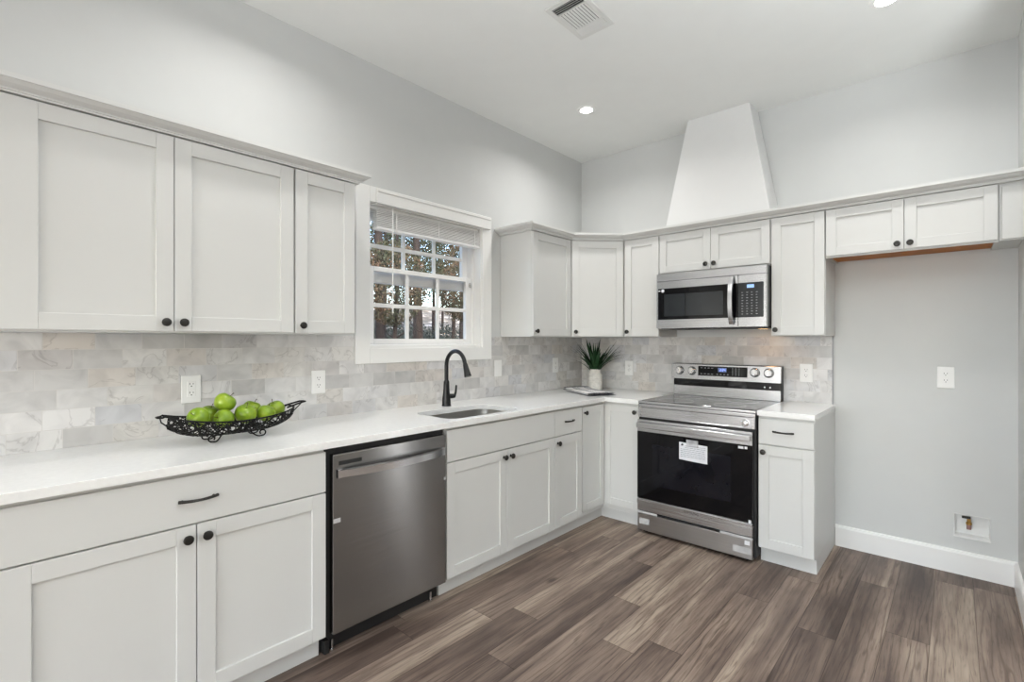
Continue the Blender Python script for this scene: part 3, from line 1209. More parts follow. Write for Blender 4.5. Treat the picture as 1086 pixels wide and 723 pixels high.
m_ = slab_with_hole([(0.0015, -0.0015), (0.0015, -4.25), (CF, -4.25), (CF, -CF), (0.914, -CF), (0.914, -0.0015)],
                    rrect(SX0, SX1, SY0, SY1, 0.075), CZ0, CZ1)
o = m_.build('countertop', M['quartz'])
tag(o, 'long white quartz countertop with sink cutout wrapping the corner to the range', 'countertop')
m_ = slab_with_hole([(1.684, -0.0015), (1.684, -CF + 0.012), (1.983, -CF + 0.012), (1.983, -0.0015)], None, CZ0, CZ1)
o = m_.build('countertop', M['quartz'])
tag(o, 'short white quartz countertop on the end cabinet right of the range', 'countertop')

# ------------------------------------------------------------------ sink
t = thing('kitchen_sink', 'stainless undermount sink basin set in the white counter below the window', 'sink',
          ((SX0 + SX1) / 2, (SY0 + SY1) / 2, 0.70))
b = MB()
bm = b.bm
zt = CZ0 - 0.0008 - 0.70
hx, hy = (SX1 - SX0) / 2, (SY1 - SY0) / 2
loops = []
for ex, z_, r in ((0.008, zt, 0.083), (0.0, zt, 0.075), (0.0, zt - 0.015, 0.075), (-0.006, zt - 0.11, 0.07), (-0.012, zt - 0.155, 0.06),
                  (-0.05, zt - 0.172, 0.05), (-0.14, zt - 0.176, 0.03)):
    loops.append([bm.verts.new((x, y, z_)) for x, y in rrect(-hx - ex, hx + ex, -hy - ex, hy + ex, r)])
for a, c in zip(loops, loops[1:]):
    n = len(a)
    for k in range(n):
        bm.faces.new((a[k], a[(k + 1) % n], c[(k + 1) % n], c[k]))
bm.faces.new(loops[-1])
bs_ = b.build('basin', M['sinksteel'], t, True, 50)
sol = bs_.modifiers.new('thickness', 'SOLIDIFY')
sol.thickness = 0.0015
sol.offset = -1
b = MB()
b.lathe([(0.042, zt - 0.1755), (0.042, zt - 0.1735), (0.034, zt - 0.173), (0.030, zt - 0.1752), (0.004, zt - 0.1752)], 24)
b.build('drain', M['chrome'], t, True)

# ------------------------------------------------------------------ faucet
t = thing('kitchen_faucet', 'black gooseneck pull down faucet standing behind the sink', 'faucet', (0.153, -1.750, CZ1 + 0.0005))
b = MB()
b.lathe([(0.030, 0.0), (0.030, 0.004), (0.028, 0.010), (0.026, 0.05), (0.0215, 0.085), (0.019, 0.115), (0.018, 0.155), (0.015, 0.16), (0.013, 0.165)], 24)
b.build('body', M['black'], t, True)
pts = [(0, 0, 0.15), (0, 0, 0.24)]
for k in range(0, 15):
    a = PI - k / 14 * PI * 0.92
    pts.append((0.088 + 0.088 * math.cos(a), 0, 0.256 + 0.094 * math.sin(a)))
sp_ = b_end = pts[-1]
b = MB()
b.tube(pts, 0.0128, 14)
b.build('spout', M['black'], t, True)
ex, ez = pts[-1][0], pts[-1][2]
dx, dz = pts[-1][0] - pts[-2][0], pts[-1][2] - pts[-2][2]
dl = math.hypot(dx, dz)
dx, dz = dx / dl, dz / dl
b = MB()
b.tube([(ex - dx * 0.004, 0, ez - dz * 0.004), (ex + dx * 0.004, 0, ez + dz * 0.004), (ex + dx * 0.012, 0, ez + dz * 0.012),
        (ex + dx * 0.05, 0, ez + dz * 0.05), (ex + dx * 0.083, 0, ez + dz * 0.083), (ex + dx * 0.089, 0, ez + dz * 0.089)],
       [0.0125, 0.0125, 0.0152, 0.0185, 0.0225, 0.0215], 18)
b.tube([(ex + 0.012 + dx * 0.05, 0, ez + dz * 0.05), (ex + 0.017 + dx * 0.055, 0, ez + dz * 0.055), (ex + 0.017 + dx * 0.075, 0, ez + dz * 0.075)], 0.005, 8)
b.build('spray_head', M['black'], t, True)
b = MB()
b.tube([(0.014, 0.012, 0.062), (0.026, 0.036, 0.062), (0.030, 0.046, 0.062)], [0.016, 0.015, 0.012], 14)
b.tube([(0.028, 0.043, 0.060), (0.033, 0.049, 0.085), (0.035, 0.052, 0.120), (0.035, 0.053, 0.131)], [0.009, 0.0075, 0.0065, 0.0055], 10)
b.build('handle', M['black'], t, True)


# ------------------------------------------------------------------ dishwasher
DY0, DY1 = -2.798, -2.1545
t = thing('dishwasher', 'stainless dishwasher with curved bar handle set between white base cabinets', 'dishwasher', (BXF, DY0, 0), 90)
w = DY1 - DY0
b = MB()
b.box(0.004, w - 0.004, 0.004, 0.57, 0.095, 0.872)
b.build('tub_casing', M['blackpl'], t)
b = MB()
b.box(0.022, w - 0.012, -0.030, 0.0035, 0.100, 0.852, 0.004, 2)
dp = b.build('door_panel', M['steel_dark'], t)
b = MB()
n = 21
x0, x1 = 0.040, w - 0.024
top, bot, ft, fb = [], [], [], []
for i in range(n):
    s = -1 + 2 * i / (n - 1)
    yy = -0.034 - 0.045 * (1 - s * s) ** 0.8
    xx = x0 + (x1 - x0) * (i / (n - 1))
    ft.append(b.bm.verts.new((xx, yy - 0.006, 0.786)))
    fb.append(b.bm.verts.new((xx, yy - 0.006, 0.756)))
    top.append(b.bm.verts.new((xx, yy + 0.006, 0.790)))
    bot.append(b.bm.verts.new((xx, yy + 0.006, 0.752)))
for i in range(n - 1):
    for A, B in ((ft, fb), (fb, bot), (bot, top), (top, ft)):
        b.bm.faces.new((A[i], A[i + 1], B[i + 1], B[i]))
for i in (0, n - 1):
    b.bm.faces.new((ft[i], fb[i], bot[i], top[i]))
b.box(x0, x0 + 0.02, -0.038, -0.0295, 0.752, 0.790)
b.box(x1 - 0.02, x1, -0.038, -0.0295, 0.752, 0.790)
b.build('bar_handle', M['satin'], t, True, 30)
b = MB()
b.box(0.047, 0.155, -0.0308, -0.029, 0.805, 0.822, 0.0004)
for k in range(9):
    b.box(0.052 + k * 0.0112, 0.0555 + k * 0.0112, -0.0314, -0.0305, 0.809, 0.818)
b.build('vent_badge', M['blackpl'], t)
b = MB()
b.box(0.006, w - 0.010, 0.050, 0.062, 0.004, 0.094)
b.box(0.010, 0.030, 0.020, 0.05, 0.004, 0.060)
b.build('kick_plate', M['blackpl'], t)
for xx in (0.05, w - 0.06):
    b = MB()
    b.lathe([(0.010, 0.0005), (0.010, 0.010), (0.006, 0.011), (0.006, 0.05)], 12, Matrix.Translation((xx, 0.035, 0)))
    b.build('leveling_foot', M['chrome'], t, True)
b = MB()
b.box(0.023, 0.055, -0.0306, -0.0301, 0.566, 0.584)
b.build('tape_strip', M['tape_white'], t)
b = MB()
b.box(w - 0.026, w - 0.014, -0.0306, -0.0301, 0.624, 0.638)
b.build('tape_strip', M['tape_white'], t)

# ------------------------------------------------------------------ range
RX0, RX1 = 0.917, 1.6815
rw = RX1 - RX0
t = thing('electric_range', 'freestanding stainless electric range with black glass oven door below the microwave', 'range', (RX0, -0.012, 0))
FY = -0.630          # front of the body relative to the base
b = MB()
b.box(0.0, rw, FY, -0.004, 0.030, 0.893, 0.002)
b.build('body', M['blackpl'], t)
# cooktop
b = MB()
b.box(0.0, rw, FY - 0.012, -0.055, 0.8935, 0.911, 0.005, 2)
b.build('cooktop_frame', M['steel'], t)
b = MB()
b.box(0.016, rw - 0.016, FY + 0.012, -0.075, 0.9105, 0.9125, 0.0008)
ck = b.build('cooktop_glass', M['cook'], t)
for (xx, yy, rr) in ((0.20, -0.47, 0.115), (0.56, -0.47, 0.095), (0.20, -0.21, 0.08), (0.56, -0.21, 0.10), (0.38, -0.19, 0.06)):
    b = MB()
    b.ring([(xx + rr * math.cos(2 * PI * k / 48), yy + rr * math.sin(2 * PI * k / 48), 0.9126) for k in range(48)], 0.0006, 4)
    b.build('burner_ring', M['legend'], ck)
# front apron under the cooktop
b = MB()
b.box(0.002, rw - 0.002, FY - 0.018, FY, 0.870, 0.893, 0.004, 2)
b.box(0.002, rw - 0.002, FY - 0.012, FY, 0.800, 0.870, 0.003)
b.box(0.002, 0.022, FY - 0.018, FY - 0.01, 0.800, 0.872, 0.002)
b.box(rw - 0.022, rw - 0.002, FY - 0.018, FY - 0.01, 0.800, 0.872, 0.002)
b.box(0.022, rw - 0.022, FY - 0.018, FY - 0.01, 0.800, 0.808, 0.002)
b.build('front_apron', M['steel'], t)
b = MB()
b.lathe([(0.022, 0.0), (0.022, 0.008), (0.019, 0.018), (0.012, 0.021)], 20, Matrix.Translation((rw - 0.060, FY - 0.012, 0.833)) @ ROTF)
b.box(rw - 0.065, rw - 0.055, FY - 0.038, FY - 0.030, 0.816, 0.850, 0.002)
b.build('apron_knob', M['chrome'], t, True)
# oven door
b = MB()
b.box(0.004, rw - 0.012, FY - 0.030, FY - 0.001, 0.244, 0.785, 0.004)
dr = b.build('oven_door', M['blackpl'], t)
b = MB()
b.box(0.004, rw - 0.012, FY - 0.0345, FY - 0.0302, 0.704, 0.785, 0.002)
b.build('door_top_band', M['steel'], dr)
b = MB()
b.box(0.004, rw - 0.012, FY - 0.0345, FY - 0.0302, 0.244, 0.7035, 0.002)
b.build('door_glass', M['oglass'], dr)
b = MB()
b.box(0.115, rw - 0.135, FY - 0.0352, FY - 0.0346, 0.345, 0.625)
b.build('oven_window', M['oglass2'], dr)
b = MB()
hz = 0.752
b.box(0.012, rw - 0.016, FY - 0.070, FY - 0.048, hz - 0.020, hz + 0.018, 0.006, 3)
for xx in (0.014, rw - 0.042):
    b.box(xx, xx + 0.024, FY - 0.052, FY - 0.0346, hz - 0.016, hz + 0.015, 0.003)
b.build('door_handle', M['steel'], dr)
b = MB()
b.box(rw - 0.092, rw - 0.062, FY - 0.0352, FY - 0.0346, 0.680, 0.695)
b.box(rw - 0.056, rw - 0.040, FY - 0.0352, FY - 0.0346, 0.681, 0.696)
b.build('door_sticker', M['paper'], dr)
# lower trim with maker's name
b = MB()
b.box(0.004, rw - 0.012, FY - 0.034, FY - 0.001, 0.158, 0.242, 0.003)
b.box(0.004, rw - 0.012, FY - 0.038, FY - 0.033, 0.205, 0.238, 0.003)
lt = b.build('lower_trim', M['steel'], t)
text_obj('maker_lettering', 'SAMSUNG', 0.021, M['blackpl'], lt, (rw / 2 + 0.004, FY - 0.0382, 0.221), (math.radians(90), 0, 0))
# storage drawer
b = MB()
b.box(0.004, rw - 0.012, FY - 0.030, FY - 0.001, 0.022, 0.140, 0.003)
dw_ = b.build('storage_drawer', M['steel_mid'], t)
for a, c in ((0.004, 0.150), (rw - 0.200, rw - 0.010)):
    b = MB()
    b.box(a, c, FY - 0.036, FY - 0.0302, 0.140, 0.156, 0.002)
    b.build('film_strip', M['tape_white'], dw_)
for (a, c, z_, z2) in ((0.018, 0.092, 0.066, 0.106), (rw - 0.125, rw - 0.020, 0.052, 0.090)):
    b = MB()
    b.box(a, c, FY - 0.0306, FY - 0.0301, z_, z2)
    b.build('tape_patch', M['tape_white'], dw_)
b = MB()
b.box(rw - 0.056, rw - 0.026, FY - 0.0352, FY - 0.0302, 0.108, 0.134, 0.001)
b.build('clip', M['paper'], dw_)
b = MB()
b.box(rw - 0.033, rw - 0.018, FY - 0.0385, FY - 0.0346, 0.240, 0.262, 0.001)
b.build('clip', M['paper'], dr)
for xx in (0.04, rw - 0.05):
    for yy in (FY + 0.03, -0.06):
        b = MB()
        b.lathe([(0.02, 0.0005), (0.02, 0.012), (0.012, 0.014), (0.012, 0.031)], 14, Matrix.Translation((xx, yy, 0)))
        b.build('foot', M['blackpl'], t, True)
# back guard
BGF = -0.072
b = MB()
b.box(0.0, rw, -0.055, -0.006, 0.8935, 1.150, 0.002)
b.build('backguard_shell', M['blackpl'], t)
b = MB()
b.box(0.002, rw - 0.002, -0.0660, -0.0552, 0.9115, 0.988, 0.003)
b.build('backguard_lower_panel', M['steel'], t)
b = MB()
b.box(0.004, rw - 0.004, -0.0595, -0.0552, 0.9885, 1.040)
for k in range(2):
    b.box(0.085 + k * 0.038, 0.108 + k * 0.038, -0.0605, -0.059, 0.997, 1.004)
b.build('vent_slot', M['oglass'], t)
for k in range(2):
    b = MB()
    b.tube([(rw - 0.105 + k * 0.035, -0.0592, 1.005), (rw - 0.105 + k * 0.035, -0.0612, 1.005)], 0.005, 10)
    b.build('screw', M['chrome'], t)
b = MB()
bm = b.bm
# control panel, slightly tilted back: prism in y-z extruded along x
prof = [(-0.088, 1.040), (-0.080, 1.150), (-0.074, 1.156), (-0.004, 1.156), (-0.004, 1.151), (-0.0552, 1.151), (-0.0552, 1.040)]
va = [bm.verts.new((-0.006, y, z)) for y, z in prof]
vb = [bm.verts.new((rw + 0.002, y, z)) for y, z in prof]
bm.faces.new(va)
bm.faces.new(list(reversed(vb)))
for k in range(len(prof)):
    bm.faces.new((va[k], va[(k + 1) % len(prof)], vb[(k + 1) % len(prof)], vb[k]))
cp = b.build('control_panel', M['steel'], t)
tilt = math.atan2(0.008, 0.110)


def on_panel(z):
    return -0.088 + (z - 1.040) * 0.008 / 0.110


b = MB()
zz0, zz1 = 1.068, 1.140
v = []
for xx in (0.203, 0.553):
    for z_ in (zz0, zz1):
        for off in (-0.0012, 0.002):
            v.append(b.bm.verts.new((xx, on_panel(z_) + off, z_)))
bmesh.ops.convex_hull(b.bm, input=v)
ds = b.build('touch_panel', M['oglass'], t)
b = MB()


def panel_box(bb, x0, x1, z0, z1, off=-0.0022):
    vv = []
    for xx in (x0, x1):
        for z_ in (z0, z1):
            for o_ in (off, off + 0.0008):
                vv.append(bb.bm.verts.new((xx, on_panel(z_) + o_, z_)))
    bmesh.ops.convex_hull(bb.bm, input=vv)


panel_box(b, 0.350, 0.410, 1.100, 1.130, -0.0018)
b.build('display_window', M['display_dim'], ds)
SEG = {'0': 'abcdef', '1': 'bc', '2': 'abged', '3': 'abgcd', '4': 'fgbc', '5': 'afgcd', '6': 'afgedc', '7': 'abc', '8': 'abcdefg', '9': 'abcdfg'}


def seven(bb, ch, x, z, w_, h_, th, fn):
    for s in SEG[ch]:
        if s in 'agd':
            zc = {'a': z + h_, 'g': z + h_ / 2, 'd': z}[s]
            fn(bb, x, x + w_, zc - th / 2, zc + th / 2)
        else:
            xc = x + (w_ if s in 'bc' else 0)
            za = z + (h_ / 2 if s in 'bf' else 0)
            fn(bb, xc - th / 2, xc + th / 2, za, za + h_ / 2)


b = MB()
for i, ch in enumerate('224'):
    seven(b, ch, 0.364 + i * 0.013 + (0.003 if i else 0), 1.107, 0.008, 0.016, 0.002, panel_box)
for z_ in (1.111, 1.118):
    panel_box(b, 0.3755, 0.3775, z_, z_ + 0.002)
b.build('display_digits', M['display'], ds)
for z_ in (1.125, 1.081):
    b = MB()
    for i in range(4):
        panel_box(b, 0.222 + i * 0.026, 0.236 + i * 0.026, z_, z_ + 0.003)
    b.build('burner_legends', M['legend'], ds)
b = MB()
for i in range(4):
    panel_box(b, 0.340 + i * 0.025, 0.350 + i * 0.025, 1.081, 1.085)
b.build('clock_legends', M['legend'], ds)
for i in range(3):
    b = MB()
    for j in range(4):
        panel_box(b, 0.450 + i * 0.022, 0.4555 + i * 0.022, 1.081 + j * 0.0145, 1.085 + j * 0.0145)
    b.build('number_legends', M['legend'], ds)
for xx, zc in ((0.060, 1.102), (0.155, 1.102), (0.603, 1.106), (0.692, 1.106)):
    b = MB()
    mt = Matrix.Translation((xx, on_panel(zc) - 0.0003, zc)) @ Matrix.Rotation(-tilt, 4, 'X') @ ROTF
    b.lathe([(0.030, 0.0), (0.030, 0.003), (0.0285, 0.005), (0.0265, 0.006), (0.0245, 0.022), (0.022, 0.025), (0.002, 0.025)], 28, mt)
    kb = b.build('control_knob', M['steel'], t, True, 30)
    b = MB()
    c8 = mt @ Vector((0, 0, 0))
    bmesh.ops.create_cube(b.bm, size=1.0, matrix=mt @ Matrix.Translation((0, 0, 0.0285)) @ Matrix.Diagonal((0.011, 0.044, 0.009, 1)))
    b.build('knob_grip', M['chrome'], kb)
    b = MB()
    b.ring([mt @ Vector((0.0315 * math.cos(2 * PI * k / 28), 0.0315 * math.sin(2 * PI * k / 28), 0.0006)) for k in range(28)], 0.0016, 6)
    b.build('knob_bezel', M['blackpl'], kb, True)

# paper card taped on the oven door
t = thing('instruction_card', 'white printed instruction card taped to the oven door handle of the range', 'card', (RX0 + 0.398, -0.012 + FY - 0.0358, 0.0))
b = MB()
bm = b.bm
cw = 0.183
nx = 6
rows = []
for j, z_ in enumerate((0.664, 0.61, 0.552)):
    rows.append([bm.verts.new((-cw / 2 + cw * i / nx, -0.003 - 0.004 * math.sin(i / nx * PI) * j / 2, z_ + 0.006 * (1 - i / nx))) for i in range(nx + 1)])
for a, c in zip(rows, rows[1:]):
    for i in range(nx):
        bm.faces.new((a[i], a[i + 1], c[i + 1], c[i]))
cd = b.build('card', M['paper'], t)
sm = cd.modifiers.new('thickness', 'SOLIDIFY')
sm.thickness = 0.0012
sm.offset = 1
b = MB()
random.seed(3)
for k in range(7):
    z_ = 0.650 - k * 0.0115
    x_ = -cw / 2 + 0.012 + (0.03 if k < 2 else 0)
    while x_ < cw / 2 - 0.02:
        l_ = random.uniform(0.008, 0.022)
        b.box(x_, min(x_ + l_, cw / 2 - 0.01), -0.0092, -0.0086, z_ - 0.0015, z_ + 0.0015)
        x_ += l_ + 0.004
b.build('printed_lines', M['ink'], cd)
b = MB()
b.lathe([(0.0075, 0), (0.0075, 0.0006)], 12, Matrix.Translation((-cw / 2 + 0.022, -0.0048, 0.655)) @ ROTF)
b.tube([(-cw / 2 + 0.012, -0.0052, 0.648), (-cw / 2 + 0.024, -0.0052, 0.662)], 0.0014, 6)
b.build('printed_symbol', M['ink_dark'], cd)
b = MB()
b.box(-0.041, 0.035, -0.0105, -0.0092, 0.648, 0.692)
b.build('tape', M['tape'], t)

# ------------------------------------------------------------------ microwave
MX0, MX1, MZ0, MZ1 = 0.936, 1.6785, 1.414, 1.8155
mw_ = MX1 - MX0
MF = -0.400
t = thing('microwave', 'stainless over the range microwave with black glass door under a short wall cabinet', 'microwave', (MX0, -0.012, 0))
b = MB()
b.box(0.0, mw_, MF + 0.030, -0.001, MZ0 + 0.012, MZ1, 0.003)
b.build('body', M['blackpl'], t)
b = MB()
b.box(0.0, mw_, MF, MF + 0.0295, MZ0 + 0.346, MZ1 - 0.001, 0.003)
b.build('vent_band', M['steel'], t)
XS = 0.570
b = MB()
b.box(0.0, XS - 0.0008, MF, MF + 0.0295, MZ0 + 0.004, MZ0 + 0.3452, 0.003)
dr = b.build('door', M['steel'], t)
b = MB()
b.box(0.013, XS - 0.001, MF - 0.0012, MF + 0.002, MZ0 + 0.068, MZ0 + 0.293, 0.0008)
b.build('door_glass', M['oglass'], dr)
b = MB()
b.box(0.060, 0.215, MF - 0.0017, MF - 0.0012, MZ0 + 0.092, MZ0 + 0.250)
b.box(0.219, 0.475, MF - 0.0017, MF - 0.0012, MZ0 + 0.092, MZ0 + 0.250)
b.build('door_window', M['mwin'], dr)
b = MB()
b.box(0.016, 0.032, MF - 0.0018, MF - 0.0012, MZ0 + 0.274, MZ0 + 0.280)
b.lathe([(0.012, 0), (0.012, 0.0006)], 16, Matrix.Translation((0.050, MF - 0.0012, MZ0 + 0.277)) @ ROTF)
b.build('sticker', M['paper'], dr)
b = MB()
n = 17
pts, rad = [], []
for i in range(n):
    s = -1 + 2 * i / (n - 1)
    pts.append((0.532, MF - 0.010 - 0.034 * (1 - s * s) ** 0.7, MZ0 + 0.182 + s * 0.158))
bm = b.bm
rows = []
for (x_, y_, z_) in pts:
    rows.append([bm.verts.new((x_ + a, y_ + c, z_)) for a, c in ((-0.016, 0.004), (-0.013, -0.006), (0.013, -0.006), (0.016, 0.004))])
for a, c in zip(rows, rows[1:]):
    for k in range(4):
        bm.faces.new((a[k], a[(k + 1) % 4], c[(k + 1) % 4], c[k]))
bm.faces.new(rows[0])
bm.faces.new(list(reversed(rows[-1])))
for s in (-1, 1):
    b.box(0.524, 0.540, MF - 0.012, MF - 0.0010, MZ0 + 0.182 + s * 0.152 - 0.008, MZ0 + 0.182 + s * 0.152 + 0.008)
b.build('door_handle', M['steel'], dr, True, 30)
b = MB()
b.box(XS + 0.0008, mw_, MF, MF + 0.0295, MZ0 + 0.004, MZ0 + 0.3452, 0.003)
kp = b.build('control_side', M['steel'], t)
b = MB()
b.box(XS + 0.001, mw_ - 0.018, MF - 0.0012, MF + 0.002, MZ0 + 0.068, MZ0 + 0.293, 0.0008)
kg = b.build('keypad', M['mwin'], t)
b = MB()
b.box(XS + 0.055, XS + 0.098, MF - 0.0020, MF - 0.0012, MZ0 + 0.258, MZ0 + 0.280)
b.build('display', M['display_mw'], kg)
for c_ in range(4):
    b = MB()
    for r_ in range(9):
        z_ = MZ0 + 0.228 - r_ * 0.0175
        x_ = XS + 0.022 + c_ * 0.029
        b.box(x_, x_ + 0.008 + 0.003 * ((r_ + c_) % 2), MF - 0.0018, MF - 0.0012, z_, z_ + 0.003)
    b.build('key_legends', M['legend'], kg)
b = MB()
b.box(0.02, mw_ - 0.01, MF + 0.035, -0.03, MZ0, MZ0 + 0.0115, 0.002)
b.box(0.10, 0.26, MF + 0.06, -0.18, MZ0 - 0.004, MZ0 - 0.0002)
b.box(0.46, 0.70, MF + 0.06, -0.19, MZ0 - 0.004, MZ0 - 0.0002)
un = b.build('underside_plate', M['blackpl'], t)
b = MB()
b.box(0.62, 0.68, -0.17, -0.13, MZ0 - 0.003, MZ0 - 0.0003, 0.001)
b.build('cooktop_lamp', M['warm'], un)
wl = area('microwave_cooktop_lamp', (MX0 + 0.65, -0.162, MZ0 - 0.006), (0, 0, 0), 0.05, 0.03, 0.09, (1.0, 0.62, 0.32))


# ------------------------------------------------------------------ outlets
def outlet(label, loc, rz, kind='duplex'):
    """plate lies on a wall; local -y faces the room, origin at the plate centre"""
    sw = kind == 'switch'
    t = thing('light_switch' if sw else 'wall_outlet', label, 'switch' if sw else 'outlet', loc, rz)
    b = MB()
    b.box(-0.0385, 0.0385, -0.0060, -0.0004, -0.062, 0.062, 0.003, 2)
    b.build('cover_plate', M['plate'], t)
    if sw:
        b = MB()
        b.box(-0.0165, 0.0165, -0.0085, -0.0055, -0.033, 0.033, 0.0015)
        b.build('rocker', M['plate'], t)
        return t
    for s in (-1, 1):
        zc = s * 0.0195
        b = MB()
        if kind == 'decora':
            b.box(-0.0168, 0.0168, -0.0076, -0.0055, min(0.0003 * s, 0.0335 * s), max(0.0003 * s, 0.0335 * s), 0.0008)
        else:
            b.lathe([(0.0168, 0), (0.0168, 0.0014), (0.0158, 0.002)], 24, Matrix.Translation((0, -0.0058, zc)) @ ROTF)
        so_ = b.build('socket', M['plate'], t)
        for x0, x1, z0, z1 in ((-0.0078, -0.0056, zc, zc + 0.0085), (0.0056, 0.0078, zc + 0.001, zc + 0.0075)):
            b = MB()
            b.box(x0, x1, -0.0083, -0.0070, z0, z1)
            b.build('slot', M['slot'], so_)
        b = MB()
        b.lathe([(0.0026, 0), (0.0026, 0.0013)], 10, Matrix.Translation((0, -0.0070, zc - 0.0065)) @ ROTF)
        b.build('ground_hole', M['slot'], so_)
    if kind != 'decora':
        b = MB()
        b.lathe([(0.003, 0), (0.003, 0.0008)], 10, Matrix.Translation((0, -0.0060, 0)) @ ROTF)
        b.build('screw', M['plate'], t)
    return t


TX = 0.0096
outlet('white outlet on the tile just left above the fruit bowl', (TX, -3.123, 1.112), 90, 'decora')
outlet('white outlet on the tile between the fruit bowl and the faucet', (TX, -2.529, 1.107), 90, 'decora')
outlet('white rocker switch plate on the tile just right of the window and faucet', (TX, -1.126, 1.124), 90, 'switch')
outlet('white outlet on the left wall tile nearest the room corner, left of the plant', (TX, -0.415, 1.121), 90, 'decora')
outlet('white outlet on the tile between the plant and the range', (0.496, -TX, 1.098), 0, 'duplex')
outlet('white outlet on the tile above the short counter right of the range', (1.818, -TX, 1.113), 0, 'duplex')
outlet('white outlet on the bare grey wall of the fridge space', (2.522, 0, 1.117), 0, 'duplex')

# ------------------------------------------------------------------ water supply box
t = thing('water_supply_box', 'white recessed water supply box low in the fridge space wall', 'water box', ((BX0 + BX1) / 2, 0, BZ0))
hw, hh = (BX1 - BX0) / 2 - 0.0004, BZ1 - BZ0
b = MB()
b.box(-hw, hw, 0.062, 0.065, 0.0004, hh - 0.0004)
b.box(-hw, -hw + 0.003, 0.0, 0.062, 0.0004, hh - 0.0004)
b.box(hw - 0.003, hw, 0.0, 0.062, 0.0004, hh - 0.0004)
b.box(-hw + 0.003, hw - 0.003, 0.0, 0.062, 0.0004, 0.0034)
b.box(-hw + 0.003, hw - 0.003, 0.0, 0.062, hh - 0.0034, hh - 0.0004)
b.build('box_shell', M['plate'], t)
b = MB()
b.box(-hw - 0.001, hw + 0.002, -0.004, -0.0004, -0.006, 0.002, 0.001)
b.build('lip', M['plate'], t)
b = MB()
b.tube([(-0.012, 0.03, 0.040), (-0.012, 0.03, 0.066)], 0.0105, 12)
b.build('supply_pipe', M['copper'], t, True)
b = MB()
b.tube([(-0.012, 0.03, 0.066), (-0.012, 0.03, 0.078), (-0.012, 0.03, 0.081), (-0.012, 0.03, 0.104)], [0.013, 0.013, 0.009, 0.0085], 12)
b.build('valve', M['brass'], t, True)
b = MB()
b.box(-0.042, -0.004, 0.016, 0.030, 0.100, 0.112, 0.002)
b.build('valve_lever', M['blackpl'], t)


# ------------------------------------------------------------------ ceiling fixtures
def downlight(label, x, y, power):
    t = thing('recessed_light', label, 'ceiling light', (x, y, H), 0)
    b = MB()
    b.lathe([(0.044, -0.0035), (0.050, -0.0045), (0.064, -0.003), (0.066, -0.0005)], 32, close=False)
    b.build('trim_ring', M['trim'], t, True)
    b = MB()
    b.lathe([(0.046, -0.0032), (0.046, -0.0012)], 32)
    b.build('lens', M['lens'], t)
    o = area('downlight', (x, y, H - 0.008), (0, 0, 0), 0.11, 0.11, power, (1.0, 0.98, 0.955), 150, 'DISK')
    return t


downlight('lit recessed ceiling light left of the hood chimney, above the sink run', 0.618, -0.851, 8)
downlight('lit recessed ceiling light at the top edge above the fridge space', 2.315, -0.835, 8)
for (x, y) in ((0.62, -2.9), (2.335, -2.9), (4.4, -1.6), (4.4, -4.2), (2.3, -5.6), (4.4, -6.6)):
    area('downlight', (x, y, H - 0.008), (0, 0, 0), 0.11, 0.11, 8, (1.0, 0.98, 0.955), 150, 'DISK')

t = thing('ceiling_vent', 'white ceiling air register with angled louvers at the top of the room', 'vent', (1.157, -1.722, H))
vx, vy = 0.105, 0.160
b = MB()
b.prism(rrect(-vx - 0.02, vx + 0.02, -vy - 0.012, vy + 0.012, 0.006, 3), -0.004, -0.0004)
bm = b.bm
b.bm.free()
b = MB()
for (x0, x1, y0_, y1_) in ((-vx, -vx + 0.024, -vy, vy), (vx - 0.024, vx, -vy, vy), (-vx + 0.024, vx - 0.024, -vy, -vy + 0.026),
                           (-vx + 0.024, vx - 0.024, vy - 0.026, vy), (-vx + 0.024, vx - 0.024, -0.080, -0.072), (-vx + 0.024, vx - 0.024, 0.072, 0.080)):
    b.box(x0, x1, y0_, y1_, -0.008, -0.0006, 0.0015)
b.build('frame', M['grey_louver'], t)
b = MB()
b.box(-vx + 0.02, vx - 0.02, -vy + 0.02, vy - 0.02, -0.0012, -0.0005)
b.build('duct_backing', M['vent_dark'], t)
b = MB()
for k in range(10):
    x_ = -vx + 0.031 + k * (2 * vx - 0.062) / 9
    bmesh.ops.create_cube(b.bm, size=1.0, matrix=Matrix.Translation((x_, 0, -0.0062)) @ Matrix.Rotation(math.radians(-30), 4, 'Y') @ Matrix.Diagonal((0.0105, 0.144, 0.0008, 1)))
b.build('louvers', M['grey_louver'], t)
for s, ang in ((-1, 50), (1, -50)):
    b = MB()
    for k in range(4):
        y_ = s * (0.087 + k * 0.0135)
        bmesh.ops.create_cube(b.bm, size=1.0, matrix=Matrix.Translation((0, y_, -0.0062)) @ Matrix.Rotation(math.radians(ang), 4, 'X') @ Matrix.Diagonal((2 * vx - 0.05, 0.0105, 0.0008, 1)))
    b.build('end_louvers', M['grey_louver'], t)

# ------------------------------------------------------------------ fruit bowl
BC = (0.285, -3.035, CZ1 + 0.0006)
t = thing('wire_fruit_bowl', 'black wire boat shaped fruit bowl on scroll feet holding green apples', 'bowl', BC)
BL_ = 0.240      # half length along y
random.seed(11)


def bowl_pt(s, q):
    """s in [-1,1] along the boat, q in [-1,1] across it"""
    wd = 0.092 * math.sqrt(max(0.0, 1 - abs(s) ** 3.2)) + 0.018
    rim = 0.086 + 0.030 * s * s
    bot = 0.022 + 0.048 * abs(s) ** 3.6
    a = q * PI / 2
    return Vector((wd * math.sin(a), s * BL_, bot + (rim - bot) * (1 - math.cos(a)) ** 0.85))


